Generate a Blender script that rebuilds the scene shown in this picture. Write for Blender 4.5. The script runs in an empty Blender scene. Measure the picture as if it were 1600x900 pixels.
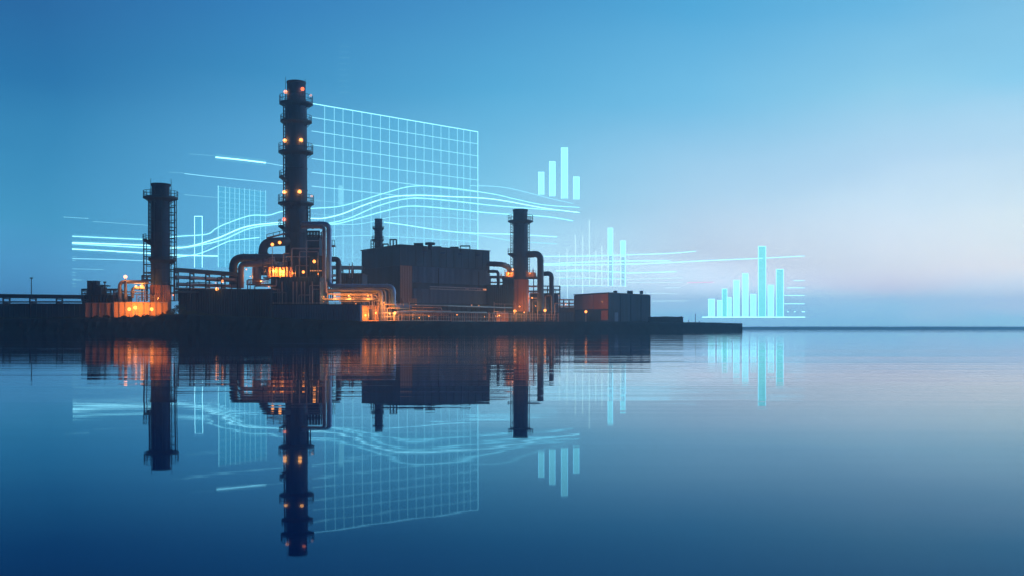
import bpy, math, random
from mathutils import Vector, Matrix
random.seed(7)
S = bpy.context.scene
COL = S.collection
F, CAMZ, HZ = 1556.0, 1.0, 514.0        # focal length in photo pixels, eye height, horizon row

def at(px, py, Y):
    return Vector(((px-800.0)*Y/F, Y, CAMZ+(HZ-py)*Y/F))
def sc(Y): return Y/F

# ------------------------------------------------------------------ materials
MATS = {}
def mat(name, col, rough=0.6, metal=0.0, var=0.25, scale=0.6, bump=0.0, streak=False, spec=0.5):
    m = bpy.data.materials.new(name); m.use_nodes = True
    nt = m.node_tree; b = nt.nodes['Principled BSDF']
    tc = nt.nodes.new('ShaderNodeTexCoord'); mp = nt.nodes.new('ShaderNodeMapping')
    mp.inputs['Scale'].default_value = (1, 1, 0.15) if streak else (1, 1, 1)
    nz = nt.nodes.new('ShaderNodeTexNoise'); nz.inputs['Scale'].default_value = scale
    nz.inputs['Detail'].default_value = 6; nz.inputs['Roughness'].default_value = .65
    cr = nt.nodes.new('ShaderNodeValToRGB')
    lo = [c*(1-var) for c in col]; hi = [min(1, c*(1+var)) for c in col]
    cr.color_ramp.elements[0].position = .3; cr.color_ramp.elements[0].color = (*lo, 1)
    cr.color_ramp.elements[1].position = .7; cr.color_ramp.elements[1].color = (*hi, 1)
    L = nt.links
    L.new(tc.outputs['Object'], mp.inputs[0]); L.new(mp.outputs[0], nz.inputs[0])
    L.new(nz.outputs[0], cr.inputs[0]); L.new(cr.outputs[0], b.inputs['Base Color'])
    b.inputs['Roughness'].default_value = rough; b.inputs['Metallic'].default_value = metal
    b.inputs['Specular IOR Level'].default_value = spec
    if bump:
        bp = nt.nodes.new('ShaderNodeBump'); bp.inputs['Distance'].default_value = bump
        L.new(nz.outputs[0], bp.inputs['Height']); L.new(bp.outputs[0], b.inputs['Normal'])
    MATS[name] = m; return m
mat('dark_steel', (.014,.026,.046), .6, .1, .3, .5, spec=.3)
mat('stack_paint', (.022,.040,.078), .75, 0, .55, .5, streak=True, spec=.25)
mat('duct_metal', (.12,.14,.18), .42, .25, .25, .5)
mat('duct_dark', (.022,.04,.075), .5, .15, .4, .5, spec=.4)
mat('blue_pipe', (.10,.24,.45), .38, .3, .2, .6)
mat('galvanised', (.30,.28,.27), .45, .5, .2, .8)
mat('cladding_dark', (.011,.030,.066), .7, 0, .45, .35, streak=True, spec=.25)
mat('cladding_mid', (.032,.085,.19), .65, 0, .35, .4, streak=True, spec=.3)
mat('cladding_brown_lit', (.15,.09,.07), .6, 0, .2, .3, streak=True)  # brown holds the orange lamplight of casings, corner strip and wall patches
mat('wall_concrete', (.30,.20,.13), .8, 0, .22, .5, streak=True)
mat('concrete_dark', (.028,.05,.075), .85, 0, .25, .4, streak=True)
mat('earth', (.008,.014,.020), .95, 0, .5, .35, bump=.25, spec=.05)
mat('far_land', (.05,.06,.05), .95, 0, .3, .02, spec=.1)
mat('leaf', (.025,.04,.022), .8, 0, .4, 1.5, spec=.2)
mat('bark', (.07,.055,.04), .9, 0, .3, 2)
mat('deck', (.08,.08,.09), .7, .2, .3, 1)

def emis(name, col, strength, alpha=1.0, glass=False):
    m = bpy.data.materials.new(name); m.use_nodes = True
    nt = m.node_tree; nt.nodes.clear()
    o = nt.nodes.new('ShaderNodeOutputMaterial'); e = nt.nodes.new('ShaderNodeEmission')
    e.inputs[0].default_value = (*col, 1); e.inputs[1].default_value = strength
    if alpha < 1:
        t = nt.nodes.new('ShaderNodeBsdfTransparent'); mx = nt.nodes.new('ShaderNodeMixShader')
        mx.inputs[0].default_value = alpha
        nt.links.new(t.outputs[0], mx.inputs[1]); nt.links.new(e.outputs[0], mx.inputs[2])
        nt.links.new(mx.outputs[0], o.inputs[0])
    elif glass:      # clear lit glass: glows and lets the lamp inside shine out
        t = nt.nodes.new('ShaderNodeBsdfTransparent'); ad_ = nt.nodes.new('ShaderNodeAddShader')
        nt.links.new(t.outputs[0], ad_.inputs[0]); nt.links.new(e.outputs[0], ad_.inputs[1]); nt.links.new(ad_.outputs[0], o.inputs[0])
    else:
        nt.links.new(e.outputs[0], o.inputs[0])
    m.cycles.emission_sampling = 'NONE'
    MATS[name] = m; return m
emis('lamp_glow', (1.0,.25,.04), 1.1, glass=True)
emis('lamp_core', (1.0,.30,.06), 1.7, glass=True)
emis('lamp_red', (1.0,.16,.04), 1.0, glass=True)
emis('lamp_dim', (1.0,.36,.12), .5, glass=True)
emis('holo_line', (.34,.96,1.2), 2.0, .85)
emis('holo_thin', (.62,1.0,1.1), 1.25, .72)
emis('holo_soft', (.34,.96,1.2), 1.35, .62)
emis('holo_faint', (.28,.85,1.1), 1.1, .42)
emis('holo_bright', (.42,1.0,1.2), 2.4)
emis('holo_bar', (.36,1.0,1.15), 1.4, .64)
emis('holo_bar_teal', (.20,.88,.95), 1.15, .62)
emis('holo_pane', (.10,.55,.85), 1, .14)
emis('holo_pane_strong', (.08,.60,.90), 1, .2)
emis('holo_halo', (.22,.80,1.0), 1.1, .10)
emis('holo_pink', (.95,.75,.90), 1.0, .9)

# ------------------------------------------------------------------ mesh helpers
class MB:
    def __init__(s): s.v = []; s.f = []; s.sm = []
    def add(s, vs, fs, smooth=False):
        b = len(s.v); s.v += [tuple(v) for v in vs]
        s.f += [tuple(i+b for i in f) for f in fs]; s.sm += [smooth]*len(fs); return s
    def hexa(s, lo, hi):      # two quads (bottom loop, top loop)
        return s.add(list(lo)+list(hi), [(3,2,1,0),(4,5,6,7),(0,1,5,4),(1,2,6,5),(2,3,7,6),(3,0,4,7)])
    def box(s, x0,x1,y0,y1,z0,z1):
        return s.hexa([(x0,y0,z0),(x1,y0,z0),(x1,y1,z0),(x0,y1,z0)], [(x0,y0,z1),(x1,y0,z1),(x1,y1,z1),(x0,y1,z1)])
    def pbox(s, px0,px1,py0,py1,Y,d):   # front face at depth Y between photo columns/rows, d metres deep
        a = at(px0,py1,Y); b = at(px1,py0,Y)
        return s.box(a.x,b.x,Y,Y+d,a.z,b.z)
    def bar(s, a, b, w, h=None):
        a=Vector(a); b=Vector(b); h=h or w; d=(b-a).normalized()
        up=Vector((0,0,1)) if abs(d.z)<.95 else Vector((0,1,0))
        r=d.cross(up).normalized()*w*.5; u=r.cross(d).normalized()*h*.5
        return s.hexa([a-r-u,a+r-u,a+r+u,a-r+u],[b-r-u,b+r-u,b+r+u,b-r+u])
    def tube(s, pts, r, n=12, smooth=True, cap=True):
        pts=[Vector(p) for p in pts]; vs=[]; fs=[]; m=len(pts)
        rs = r if isinstance(r,(list,tuple)) else [r]*m
        t0=(pts[1]-pts[0]).normalized()
        ref=Vector((0,0,1)) if abs(t0.z)<.9 else Vector((0,1,0))
        nrm=(ref-t0*ref.dot(t0)).normalized()
        for i,p in enumerate(pts):
            if i==0: t=t0
            elif i==m-1: t=(pts[i]-pts[i-1]).normalized()
            else: t=((pts[i]-pts[i-1]).normalized()+(pts[i+1]-pts[i]).normalized()).normalized()
            nrm=(nrm-t*nrm.dot(t)).normalized(); bi=t.cross(nrm)
            for k in range(n):
                a=2*math.pi*k/n; vs.append(p+(nrm*math.cos(a)+bi*math.sin(a))*rs[i])
        for i in range(m-1):
            for k in range(n):
                a=i*n+k; b=i*n+(k+1)%n; fs.append((a,b,b+n,a+n))
        s.add(vs,fs,smooth)
        if cap: s.add(vs[:n],[tuple(range(n))[::-1]]); s.add(vs[-n:],[tuple(range(n))])
        return s
    def lathe(s, c, prof, n=40, smooth=True, a0=0, a1=2*math.pi):   # prof: (r,z) absolute z
        full = abs(a1-a0-2*math.pi)<1e-4; k=n if full else n+1; vs=[]; fs=[]
        for r,z in prof:
            for i in range(k):
                a=a0+(a1-a0)*i/n; vs.append((c.x+r*math.cos(a),c.y+r*math.sin(a),z))
        for j in range(len(prof)-1):
            for i in range(n if full else n):
                a=j*k+i; b=j*k+(i+1)%k; fs.append((a,b,b+k,a+k))
        return s.add(vs,fs,smooth)
    def sphere(s, c, r, n=12, m=8):
        prof=[(max(1e-4,r*math.sin(math.pi*j/m)), c.z-r*math.cos(math.pi*j/m)) for j in range(m+1)]
        return s.lathe(c,prof,n)
    def build(s, name, material, parent=None, label=None):
        me=bpy.data.meshes.new(name); me.from_pydata(s.v,[],s.f); me.update()
        me.polygons.foreach_set('use_smooth', s.sm)
        me.materials.append(MATS[material] if isinstance(material,str) else material)
        o=bpy.data.objects.new(name,me); COL.objects.link(o)
        if parent is not None: o.parent=parent; o.matrix_parent_inverse=Matrix.Translation(-parent.location)
        if label: o['label']=label
        return o

def tag(o,label=None,cat=None,group=None,kind=None):
    if label: o['label']=label
    if cat: o['category']=cat
    if group: o['group']=group
    if kind: o['kind']=kind
    return o
def thing(name, loc, label, cat, group=None):
    o=bpy.data.objects.new(name,None); COL.objects.link(o); o.location=loc; o.empty_display_size=.5
    return tag(o,label,cat,group)
def fillet(pts, r, n=7):
    pts=[Vector(p) for p in pts]; out=[pts[0]]
    for i in range(1,len(pts)-1):
        a,b,c=pts[i-1],pts[i],pts[i+1]; d1=(a-b); d2=(c-b)
        rr=min(r,d1.length*.49,d2.length*.49); d1.normalize(); d2.normalize()
        p1=b+d1*rr; p2=b+d2*rr
        for k in range(n+1):
            t=k/n; out.append(p1*(1-t)**2+b*2*t*(1-t)+p2*t*t)
    out.append(pts[-1]); return out
def lamp_light(parent, p, power, col=(1,.27,.04), r=.3):
    power*=1.5; r=.22
    l=bpy.data.lights.new('lamp_light','POINT'); l.energy=power; l.color=col; l.shadow_soft_size=r
    o=bpy.data.objects.new('lamp_light',l); COL.objects.link(o); o.location=p; o.visible_glossy=False     # the lit globe is what mirrors
    if parent is not None: o.parent=parent; o.matrix_parent_inverse=Matrix.Translation(-parent.location)
    return o

# ------------------------------------------------------------------ setting: water, ground, far shore
def lerp(tab, x):
    if x<=tab[0][0]: return tab[0][1]
    for (a,va),(b,vb) in zip(tab,tab[1:]):
        if x<=b: return va+(vb-va)*(x-a)/(b-a)
    return tab[-1][1]
def swell(Y):      # long low swell under the viewer
    return lerp([(-60,-.20),(2,-.185),(4,-.16),(6,-.132),(9,-.108),(13,-.082),(20,-.045),(30,-.015),(45,-.002),(60,0)],Y)
rows=[-60,-30,-10,-4,0]+[i*.5 for i in range(1,40)]+[20+i*2 for i in range(0,25)]+[80,120,180,260,400,700,1100,1500,2350]
cols=[-2350,-1500,-900,-300,-100,-30,-10,0,10,30,100,300,900,1500,2350]
w=MB(); vs=[]; fs=[]
# smoothed profile
def sws(Y): return sum(swell(Y+d)*k for d,k in ((-1.6,.15),(-.8,.2),(0,.3),(.8,.2),(1.6,.15)))
for y in rows:
    for x in cols: vs.append((x,y,sws(y)))
k=len(cols)
for j in range(len(rows)-1):
    for i in range(k-1): a=j*k+i; fs.append((a,a+1,a+1+k,a+k))
w.add(vs,fs,True)
wm=bpy.data.materials.new('sea_water'); wm.use_nodes=True; nt=wm.node_tree; nt.nodes.clear()
wo=nt.nodes.new('ShaderNodeOutputMaterial'); wg=nt.nodes.new('ShaderNodeBsdfGlossy'); wdf=nt.nodes.new('ShaderNodeBsdfDiffuse')
wfr=nt.nodes.new('ShaderNodeFresnel'); wfr.inputs['IOR'].default_value=1.42; wmx=nt.nodes.new('ShaderNodeMixShader')
wg.inputs['Roughness'].default_value=.02; wdf.inputs['Color'].default_value=(.002,.03,.15,1)
wcr=nt.nodes.new('ShaderNodeValToRGB'); wcr.color_ramp.elements[0].position=.26; wcr.color_ramp.elements[0].color=(.40,.62,.78,1)
e_=wcr.color_ramp.elements.new(.5); e_.color=(.62,.88,1,1)
wcr.color_ramp.elements[2].position=.76; wcr.color_ramp.elements[2].color=(.97,.985,1,1)
nt.links.new(wfr.outputs[0],wcr.inputs[0]); nt.links.new(wcr.outputs[0],wg.inputs['Color']); nt.links.new(wfr.outputs[0],wmx.inputs[0])
nt.links.new(wdf.outputs[0],wmx.inputs[1]); nt.links.new(wg.outputs[0],wmx.inputs[2]); nt.links.new(wmx.outputs[0],wo.inputs[0])
tc=nt.nodes.new('ShaderNodeTexCoord')
def wave(scale, dist, rot, stretch, det=2, base=None):
    mp=nt.nodes.new('ShaderNodeMapping'); mp.inputs['Rotation'].default_value=(0,0,rot)
    mp.inputs['Scale'].default_value=(scale*stretch,scale,scale)
    nz=nt.nodes.new('ShaderNodeTexNoise'); nz.inputs['Scale'].default_value=1; nz.inputs['Detail'].default_value=det
    nz.inputs['Roughness'].default_value=.5
    bp=nt.nodes.new('ShaderNodeBump'); bp.inputs['Distance'].default_value=dist; bp.inputs['Strength'].default_value=1
    nt.links.new(tc.outputs['Object'],mp.inputs[0]); nt.links.new(mp.outputs[0],nz.inputs[0])
    nt.links.new(nz.outputs[0],bp.inputs['Height'])
    if base is not None: nt.links.new(base.outputs[0],bp.inputs['Normal'])
    return bp
n1=wave(.13,.032,.03,.12,1)
n2=wave(.85,.016,-.02,.07,2,n1)
n3=wave(2.6,.0042,.015,.07,2,n2)
# ripples lie in patches and die out in the calm water near the viewer
sp=nt.nodes.new('ShaderNodeSeparateXYZ'); nt.links.new(tc.outputs['Object'],sp.inputs[0])
cm=nt.nodes.new('ShaderNodeMapRange'); cm.interpolation_type='SMOOTHSTEP'; cm.inputs[1].default_value=9; cm.inputs[2].default_value=26; cm.inputs[3].default_value=.16; cm.inputs[4].default_value=1
nt.links.new(sp.outputs[1],cm.inputs[0])
pm=nt.nodes.new('ShaderNodeMapping'); pm.inputs['Scale'].default_value=(.02,.05,.05); nt.links.new(tc.outputs['Object'],pm.inputs[0])
pn=nt.nodes.new('ShaderNodeTexNoise'); pn.inputs['Scale'].default_value=1; pn.inputs['Detail'].default_value=2; nt.links.new(pm.outputs[0],pn.inputs[0])
pr_=nt.nodes.new('ShaderNodeMapRange'); pr_.inputs[1].default_value=.35; pr_.inputs[2].default_value=.62; pr_.inputs[3].default_value=.35; pr_.inputs[4].default_value=1; nt.links.new(pn.outputs[0],pr_.inputs[0])
pmul=nt.nodes.new('ShaderNodeMath'); pmul.operation='MULTIPLY'; nt.links.new(cm.outputs[0],pmul.inputs[0]); nt.links.new(pr_.outputs[0],pmul.inputs[1])
for q_ in (n2,n3): nt.links.new(pmul.outputs[0],q_.inputs['Strength'])
for q_ in (wg,wdf,wfr): nt.links.new(n3.outputs[0],q_.inputs['Normal'])
MATS['sea_water']=wm
tag(w.build('water','sea_water'),kind='structure')

YB=[(-900,205),(0,212),(250,225),(500,234),(620,244),(700,260),(800,296),(870,312),(1016,345),(1160,389)]
TOPPY=[(-900,496),(0,496.5),(180,496),(235,494),(262,491),(300,490),(420,496),(500,500),(565,501.5),(800,502.5),(1016,502.5),(1090,503.5),(1160,505)]
g=MB(); vs=[]; fs=[]
pxs=list(range(-900,1160,6))+[1160]
R=random.Random(3)
prof=7
for i,px in enumerate(pxs):
    Y0=lerp(YB,px); zt=CAMZ+(HZ-lerp(TOPPY,px))*Y0/F
    rough=1.0 if px<500 else .35
    x0=(px-800)/F
    steep=6.0 if px<500 else 2.5
    back=Y0+ (420 if px<1000 else 420-360*min(1,(px-1000)/150.0))
    for (dy,fz) in ((-6,-2.2),(0,-.02),(.22,.34),(.5,.68),(.8,.92),(1,1.0)):
        Yp=Y0+(dy*steep if dy>0 else dy)+ (R.uniform(-.5,.5)*rough if 0<dy<1 else 0)
        z=fz*zt if fz>=0 else fz
        if dy>0: z+=R.uniform(-.16,.16)*rough
        vs.append((x0*Yp,Yp,z))
    vs.append((x0*back if px<1000 else x0*(Y0+60),back,zt))
for i in range(len(pxs)-1):
    for j in range(prof-1):
        a=i*prof+j; fs.append((a,a+prof,a+prof+1,a+1))
g.add(vs,fs,False)
# headland tip end cap
e=(len(pxs)-1)*prof
g.add(vs[e:e+prof]+[(vs[e+prof-1][0],vs[e+prof-1][1],-2.2)],[tuple(range(prof+1))])
tag(g.build('ground','earth'),kind='structure')
def gz(px): Y0=lerp(YB,px); return CAMZ+(HZ-lerp(TOPPY,px))*Y0/F

fl=MB(); vs=[];fs=[]; R=random.Random(9)
xs=[-2340+i*30 for i in range(157)]
for x in xs:
    h=3.0+R.uniform(-.4,.7)+.5*math.sin(x/400)
    for y,z in ((1380,-1),(1400,h*.7),(1440,h),(2340,h+3)): vs.append((x,y,z))
for i in range(len(xs)-1):
    for j in range(3): a=i*4+j; fs.append((a,a+4,a+5,a+1))
fl.add(vs,fs,False); tag(fl.build('far_shore','far_land'),kind='structure')

# ------------------------------------------------------------------ railings, platforms
def rail_arc(mb, c, r, z, h, a0, a1, n=20, t=.07):
    pr=None
    for i in range(n+1):
        a=a0+(a1-a0)*i/n; p=Vector((c.x+r*math.cos(a),c.y+r*math.sin(a),z))
        mb.bar(p,p+Vector((0,0,h)),t)
        if pr is not None:
            for q in (1.0,.5): mb.bar(pr+Vector((0,0,h*q)),p+Vector((0,0,h*q)),t)
        pr=p
def rail_line(mb, p0, p1, h, sp=1.4, t=.07, rails=(1,.5)):
    p0=Vector(p0);p1=Vector(p1); n=max(1,round((p1-p0).length/sp))
    for i in range(n+1): p=p0.lerp(p1,i/n); mb.bar(p,p+Vector((0,0,h)),t)
    for q in rails: mb.bar(p0+Vector((0,0,h*q)),p1+Vector((0,0,h*q)),t)
def ladder(mb, x, y, z0, z1, w=.7, step=.55, t=.09, cage=True):
    for sx in (-1,1): mb.bar((x+sx*w/2,y,z0),(x+sx*w/2,y,z1),t)
    z=z0
    while z<z1: mb.bar((x-w/2,y,z),(x+w/2,y,z),t); z+=step

def chimney(px, Y, prof, platforms, ladders, rods, lamps, label, mat_='stack_paint', group='chimneys of the plant', name='chimney', deck_t=.9, casing=None):
    """prof: (py, half width px) top to bottom"""
    c=at(px,prof[-1][0],Y); k=sc(Y)
    t=thing(name,c,label,'chimney',group)
    mb=MB(); zz=lambda py: CAMZ+(HZ-py)*Y/F
    pr=[(hw*k,zz(py)) for py,hw in prof][::-1]
    rt=pr[-1][0]
    pr+= [(rt*.86,pr[-1][1]),(rt*.86,pr[-1][1]-2.0),(.01,pr[-1][1]-2.0)]
    mb.lathe(c,pr,48)
    # flanged seams
    z=pr[0][1]
    zt=zz(prof[0][0])
    step=(zt-z)/ (11 if len(platforms)>2 else 7)
    for i in range(1,(11 if len(platforms)>2 else 7)):
        zc=z+step*i
        r=lerp(sorted([(zz(py),hw*k) for py,hw in prof]),zc)
        mb.lathe(c,[(r,zc-.14),(r+.10,zc-.12),(r+.10,zc+.12),(r,zc+.14)],48)
    mb.lathe(c,[(rt,zt-.45),(rt+.12,zt-.42),(rt+.12,zt+.02),(rt*.86,zt+.02)],48)
    mb.build('shaft',mat_,t)
    if casing:
        m=MB(); r0=casing[2]*k; z0,z1=zz(casing[1]),zz(casing[0]); vs=[];fs=[]; N=120
        for z in (z0,z1):
            for i in range(N): a=2*math.pi*i/N; rr=r0+(.14 if (i//2)%2 else 0); vs.append((c.x+rr*math.cos(a),c.y+rr*math.sin(a),z))
        for i in range(N): fs.append((i,(i+1)%N,(i+1)%N+N,i+N))
        m.add(vs,fs); m.build('base_casing',casing[3],t)  # brown casing colour carries the orange lamplight at the foot
    for da in (-1.15,-1.9):
        m=MB(); r0=prof[-1][1]*k; r1=prof[1][1]*k; m.tube([(c.x+(r0+.14)*math.cos(da),c.y+(r0+.14)*math.sin(da),zz(prof[-1][0])),(c.x+(r1+.14)*math.cos(da),c.y+(r1+.14)*math.sin(da),zz(prof[1][0])-1)],.09,6); m.build('conduit','dark_steel',t)
    for (py,hl,hr,rh,a0,a1) in platforms:
        zc=zz(py); r=(hl+hr)/2*k; cc=Vector((c.x+(hr-hl)/2*k,c.y,0))
        hwk=lerp([(py_,hw*k) for py_,hw in prof],py)
        d=MB()
        a0r,a1r=math.radians(a0),math.radians(a1)
        d.lathe(cc,[(hwk*.98,zc-deck_t*1.2),(r*.93,zc-deck_t*.55),(r,zc-deck_t*.45),(r,zc),(hwk*.98,zc)],36,False,a0r,a1r)
        for q in range(9):
            a=a0r+(a1r-a0r)*(q+.5)/9
            d.bar((cc.x+r*.92*math.cos(a),cc.y+r*.92*math.sin(a),zc-deck_t*.5),(c.x+hwk*.96*math.cos(a),c.y+hwk*.96*math.sin(a),zc-deck_t*1.9),.14)
        dk=d.build('platform','dark_steel',t)
        rl=MB(); rail_arc(rl,cc,r-.06,zc,rh*k,a0r,a1r,n=max(6,int(r*(a1r-a0r)/1.25)),t=.09)
        rl.build('railing','dark_steel',dk)
    for (lpx,py0,py1,w) in ladders:
        x=at(lpx,0,Y).x; l=MB()
        ladder(l,x,c.y-.15,zz(py1),zz(py0),w*k,.9 if w<5 else 1.9,.18 if w<5 else .26)
        ladder(l,x,c.y+w*k*.9,zz(py1),zz(py0),w*k,1.8,.15)
        z=zz(py1)
        while z<zz(py0):
            for sx in (-1,1): l.bar((x+sx*w*k/2,c.y-.15,z),(x+sx*w*k/2,c.y+w*k*.9,z),.16)
            l.bar((x,c.y+.3,z),(c.x+(1 if x>c.x else -1)*1.5,c.y+.3,z),.22)
            z+=3.6
        l.build('ladder','dark_steel',t)
    for (rpx,py0,py1) in rods:
        x=at(rpx,0,Y).x; r=MB(); r.tube([(x,c.y-.5,zz(py1)),(x,c.y-.5,zz(py0))],[.10,.05],6)
        r.build('lightning_rod','dark_steel',t)
    for (lpx,lpy,kind,power) in lamps:
        hwk=lerp([(py_,hw*k) for py_,hw in prof],lpy)
        dx=(lpx-px)*k; R_=hwk+.6
        dy=-math.sqrt(max(.4,R_*R_-dx*dx)) if abs(dx)<R_ else -.8
        p=Vector((c.x+dx,c.y+dy,zz(lpy)))
        m=MB(); m.sphere(p,.5 if kind!='lamp_dim' else .34,14,10)
        lb=m.build('aviation_lamp',kind,t)
        m=MB(); m.tube([p-Vector((0,0,1.6)),p-Vector((0,0,.4))],.07,6); m.build('lamp_stem','dark_steel',lb)
        if power: lamp_light(t,p+Vector((0,-.1,0)),power,(1,.25,.03) if kind!='lamp_red' else (1,.2,.05),.42)
    return t

FULL=(0,360)
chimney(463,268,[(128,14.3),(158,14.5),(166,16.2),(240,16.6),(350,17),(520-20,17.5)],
  [(161,26,25.5,11,*FULL),(189,24.5,24,8,*FULL),(237,27.5,26,11.5,*FULL),(276,26.5,17,8,120,240),(317,28,27,11.5,*FULL),(353,27.5,17,9,120,240)],
  [(444.5,160,372,3.2),(482.5,317,352,3.4)],
  [(446.8,121,160),(477.3,124,160)],
  [(448.5,146,'lamp_glow',150),(475.5,142,'lamp_red',100),(486.5,150,'lamp_dim',0),
   (448,222,'lamp_core',300),(474,222,'lamp_core',300),
   (447,302,'lamp_core',300),(472,302,'lamp_core',300),(488,307,'lamp_dim',60),(446.5,344,'lamp_red',60)],
  'tallest dark chimney with six ring platforms and pairs of orange lamps')
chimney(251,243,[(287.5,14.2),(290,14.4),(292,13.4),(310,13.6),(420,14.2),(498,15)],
  [(308,26,26,9,*FULL),(374,27,14,7,120,240),(405,18,24,2,*FULL)],
  [(234,312,374,3.4),(269,312,470,8.5),(231,376,450,12)],
  [(236.8,279,308),(268.5,280,308)],[],
  'left chimney with one wide top platform and lattice ladders on both sides', casing=(446,500,15.05,'cladding_brown_lit'))
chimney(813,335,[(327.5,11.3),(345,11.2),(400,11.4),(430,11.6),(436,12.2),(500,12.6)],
  [(345,19.5,20,8.5,*FULL),(396,20,12,7,110,250)],
  [(799,348,430,2.6),(826.2,348,430,2.6)],
  [(798,339,345),(827.5,334,345)],[],
  'right chimney with one top platform, rising behind the lit deck', deck_t=.8, casing=(437,503,12.75,'cladding_brown_lit'))
chimney(591.5,316,[(342,5.6),(348,5.9),(360,6.1),(392,6.4)],
  [(356,9.5,8.5,2,*FULL),(374,11,8.5,5,*FULL)],
  [(581.5,374,390,4)],[],[],
  'small stub chimney on the roof of the big dark hall', deck_t=.5)

# ------------------------------------------------------------------ ducts and pipes
def pipe(name, pts, rpx, Y, label, material='duct_metal', rb=None, flanges=True, cat='pipe', group='pipes and ducts of the plant', n=14):
    P=[at(p[0],p[1],p[2] if len(p)>2 else Y) for p in pts]; k=sc(Y)
    rb=(rb or rpx*2.2)*k
    base=min(P,key=lambda q:q.z)
    t=thing(name,base,label,cat,group)
    fp=fillet(P,rb,9)
    m=MB(); m.tube(fp,rpx*k,n)
    if flanges:
        for a,b in zip(P,P[1:]):
            L=(b-a).length; q=int(L/5.5)
            for i in range(q+1):
                s_=(rb*1.1+(L-2.2*rb)*(i/q if q else .5)) if L>2.4*rb else None
                if s_ is None: continue
                d=(b-a).normalized(); c=a+d*s_
                m.tube([c-d*.12,c+d*.12],rpx*k+.12,n)
    m.build('pipe_run',material,t)
    return t
pipe('exhaust_duct',[(364.5,450),(364.5,403),(436,403),(456,403,267)],6.3,262,'fattest dark duct bending down left of the tallest chimney','duct_dark',n=20,rb=15)
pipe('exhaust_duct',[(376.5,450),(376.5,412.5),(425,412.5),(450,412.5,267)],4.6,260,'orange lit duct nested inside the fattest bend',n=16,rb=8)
pipe('exhaust_duct',[(401,446),(401,414),(430,408)],7,261,'short thick duct dropping beside the lit railing deck',n=16,rb=8)
pipe('exhaust_duct',[(411,430),(411,379),(440,377.5),(458,377,267.5)],7,264,'dark upper duct curving into the left side of the tallest chimney','duct_dark',n=20,rb=15)
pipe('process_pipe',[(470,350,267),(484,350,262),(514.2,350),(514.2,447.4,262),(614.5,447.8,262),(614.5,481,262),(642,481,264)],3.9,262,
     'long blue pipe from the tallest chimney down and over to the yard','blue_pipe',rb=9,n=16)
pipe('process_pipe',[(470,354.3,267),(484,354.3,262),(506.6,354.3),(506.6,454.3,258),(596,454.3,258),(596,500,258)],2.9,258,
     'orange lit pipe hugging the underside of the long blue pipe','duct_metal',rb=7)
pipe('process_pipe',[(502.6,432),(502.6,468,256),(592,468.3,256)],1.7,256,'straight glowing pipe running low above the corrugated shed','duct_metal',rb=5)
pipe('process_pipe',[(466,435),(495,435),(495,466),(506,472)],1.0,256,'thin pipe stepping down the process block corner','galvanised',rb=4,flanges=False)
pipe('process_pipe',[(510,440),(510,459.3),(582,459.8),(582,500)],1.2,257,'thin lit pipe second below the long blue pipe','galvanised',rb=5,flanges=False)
pipe('process_pipe',[(530,452.5,260),(602.3,452.5,260),(602.3,500,260)],1.4,260,'slim pipe dropping just right of the thick lit pipe','duct_metal',rb=8,flanges=False)
pipe('process_pipe',[(530,450,261.5),(608.6,450,261.5),(608.6,496,261.5)],1.3,261.5,'slim pipe dropping just left of the blue pipe bend','duct_metal',rb=8,flanges=False)
pipe('process_pipe',[(516,405,272),(529,405,272),(529,448,272)],4.2,272,'short hooked duct with orange edge behind the long blue pipe','duct_dark',rb=8,n=16)
pipe('exhaust_duct',[(818,398.5,335),(844.5,396),(844.5,486)],5.0,333,'tall hooked duct on the right side of the right chimney','duct_dark',rb=11,n=18)
pipe('exhaust_duct',[(848,428,338),(861.7,427,338),(861.7,486,338)],3.7,338,'shorter hooked duct furthest right behind the low wall','duct_dark',rb=8,n=16)
pipe('exhaust_duct',[(760,412,322),(785,413,322),(796,418,327),(796,436,330)],4.0,324,'sloping duct between the big hall and the right chimney','duct_dark',rb=7,n=16)
pipe('process_pipe',[(762,424,318),(778.5,424,318),(778.5,450,318)],2.4,318,'small elbow pipe under the sloping duct beside the hall','dark_steel',rb=5)
pipe('process_pipe',[(187,474),(187,440.5),(232,440.5)],2.8,238,'looped pipe rising over the lit wall below the beacon','duct_metal',rb=8)
pipe('process_pipe',[(207,466),(207,450),(228,450)],2.4,239,'small elbow pipe tucked inside the looped pipe','duct_metal',rb=5)
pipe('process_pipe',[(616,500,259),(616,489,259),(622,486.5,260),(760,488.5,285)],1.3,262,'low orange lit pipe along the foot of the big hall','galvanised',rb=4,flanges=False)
pipe('process_pipe',[(618,476,262),(700,478,272),(800,481,300)],1.0,262,'upper thin pipe along the foot of the big hall','galvanised',rb=4,flanges=False)

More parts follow.
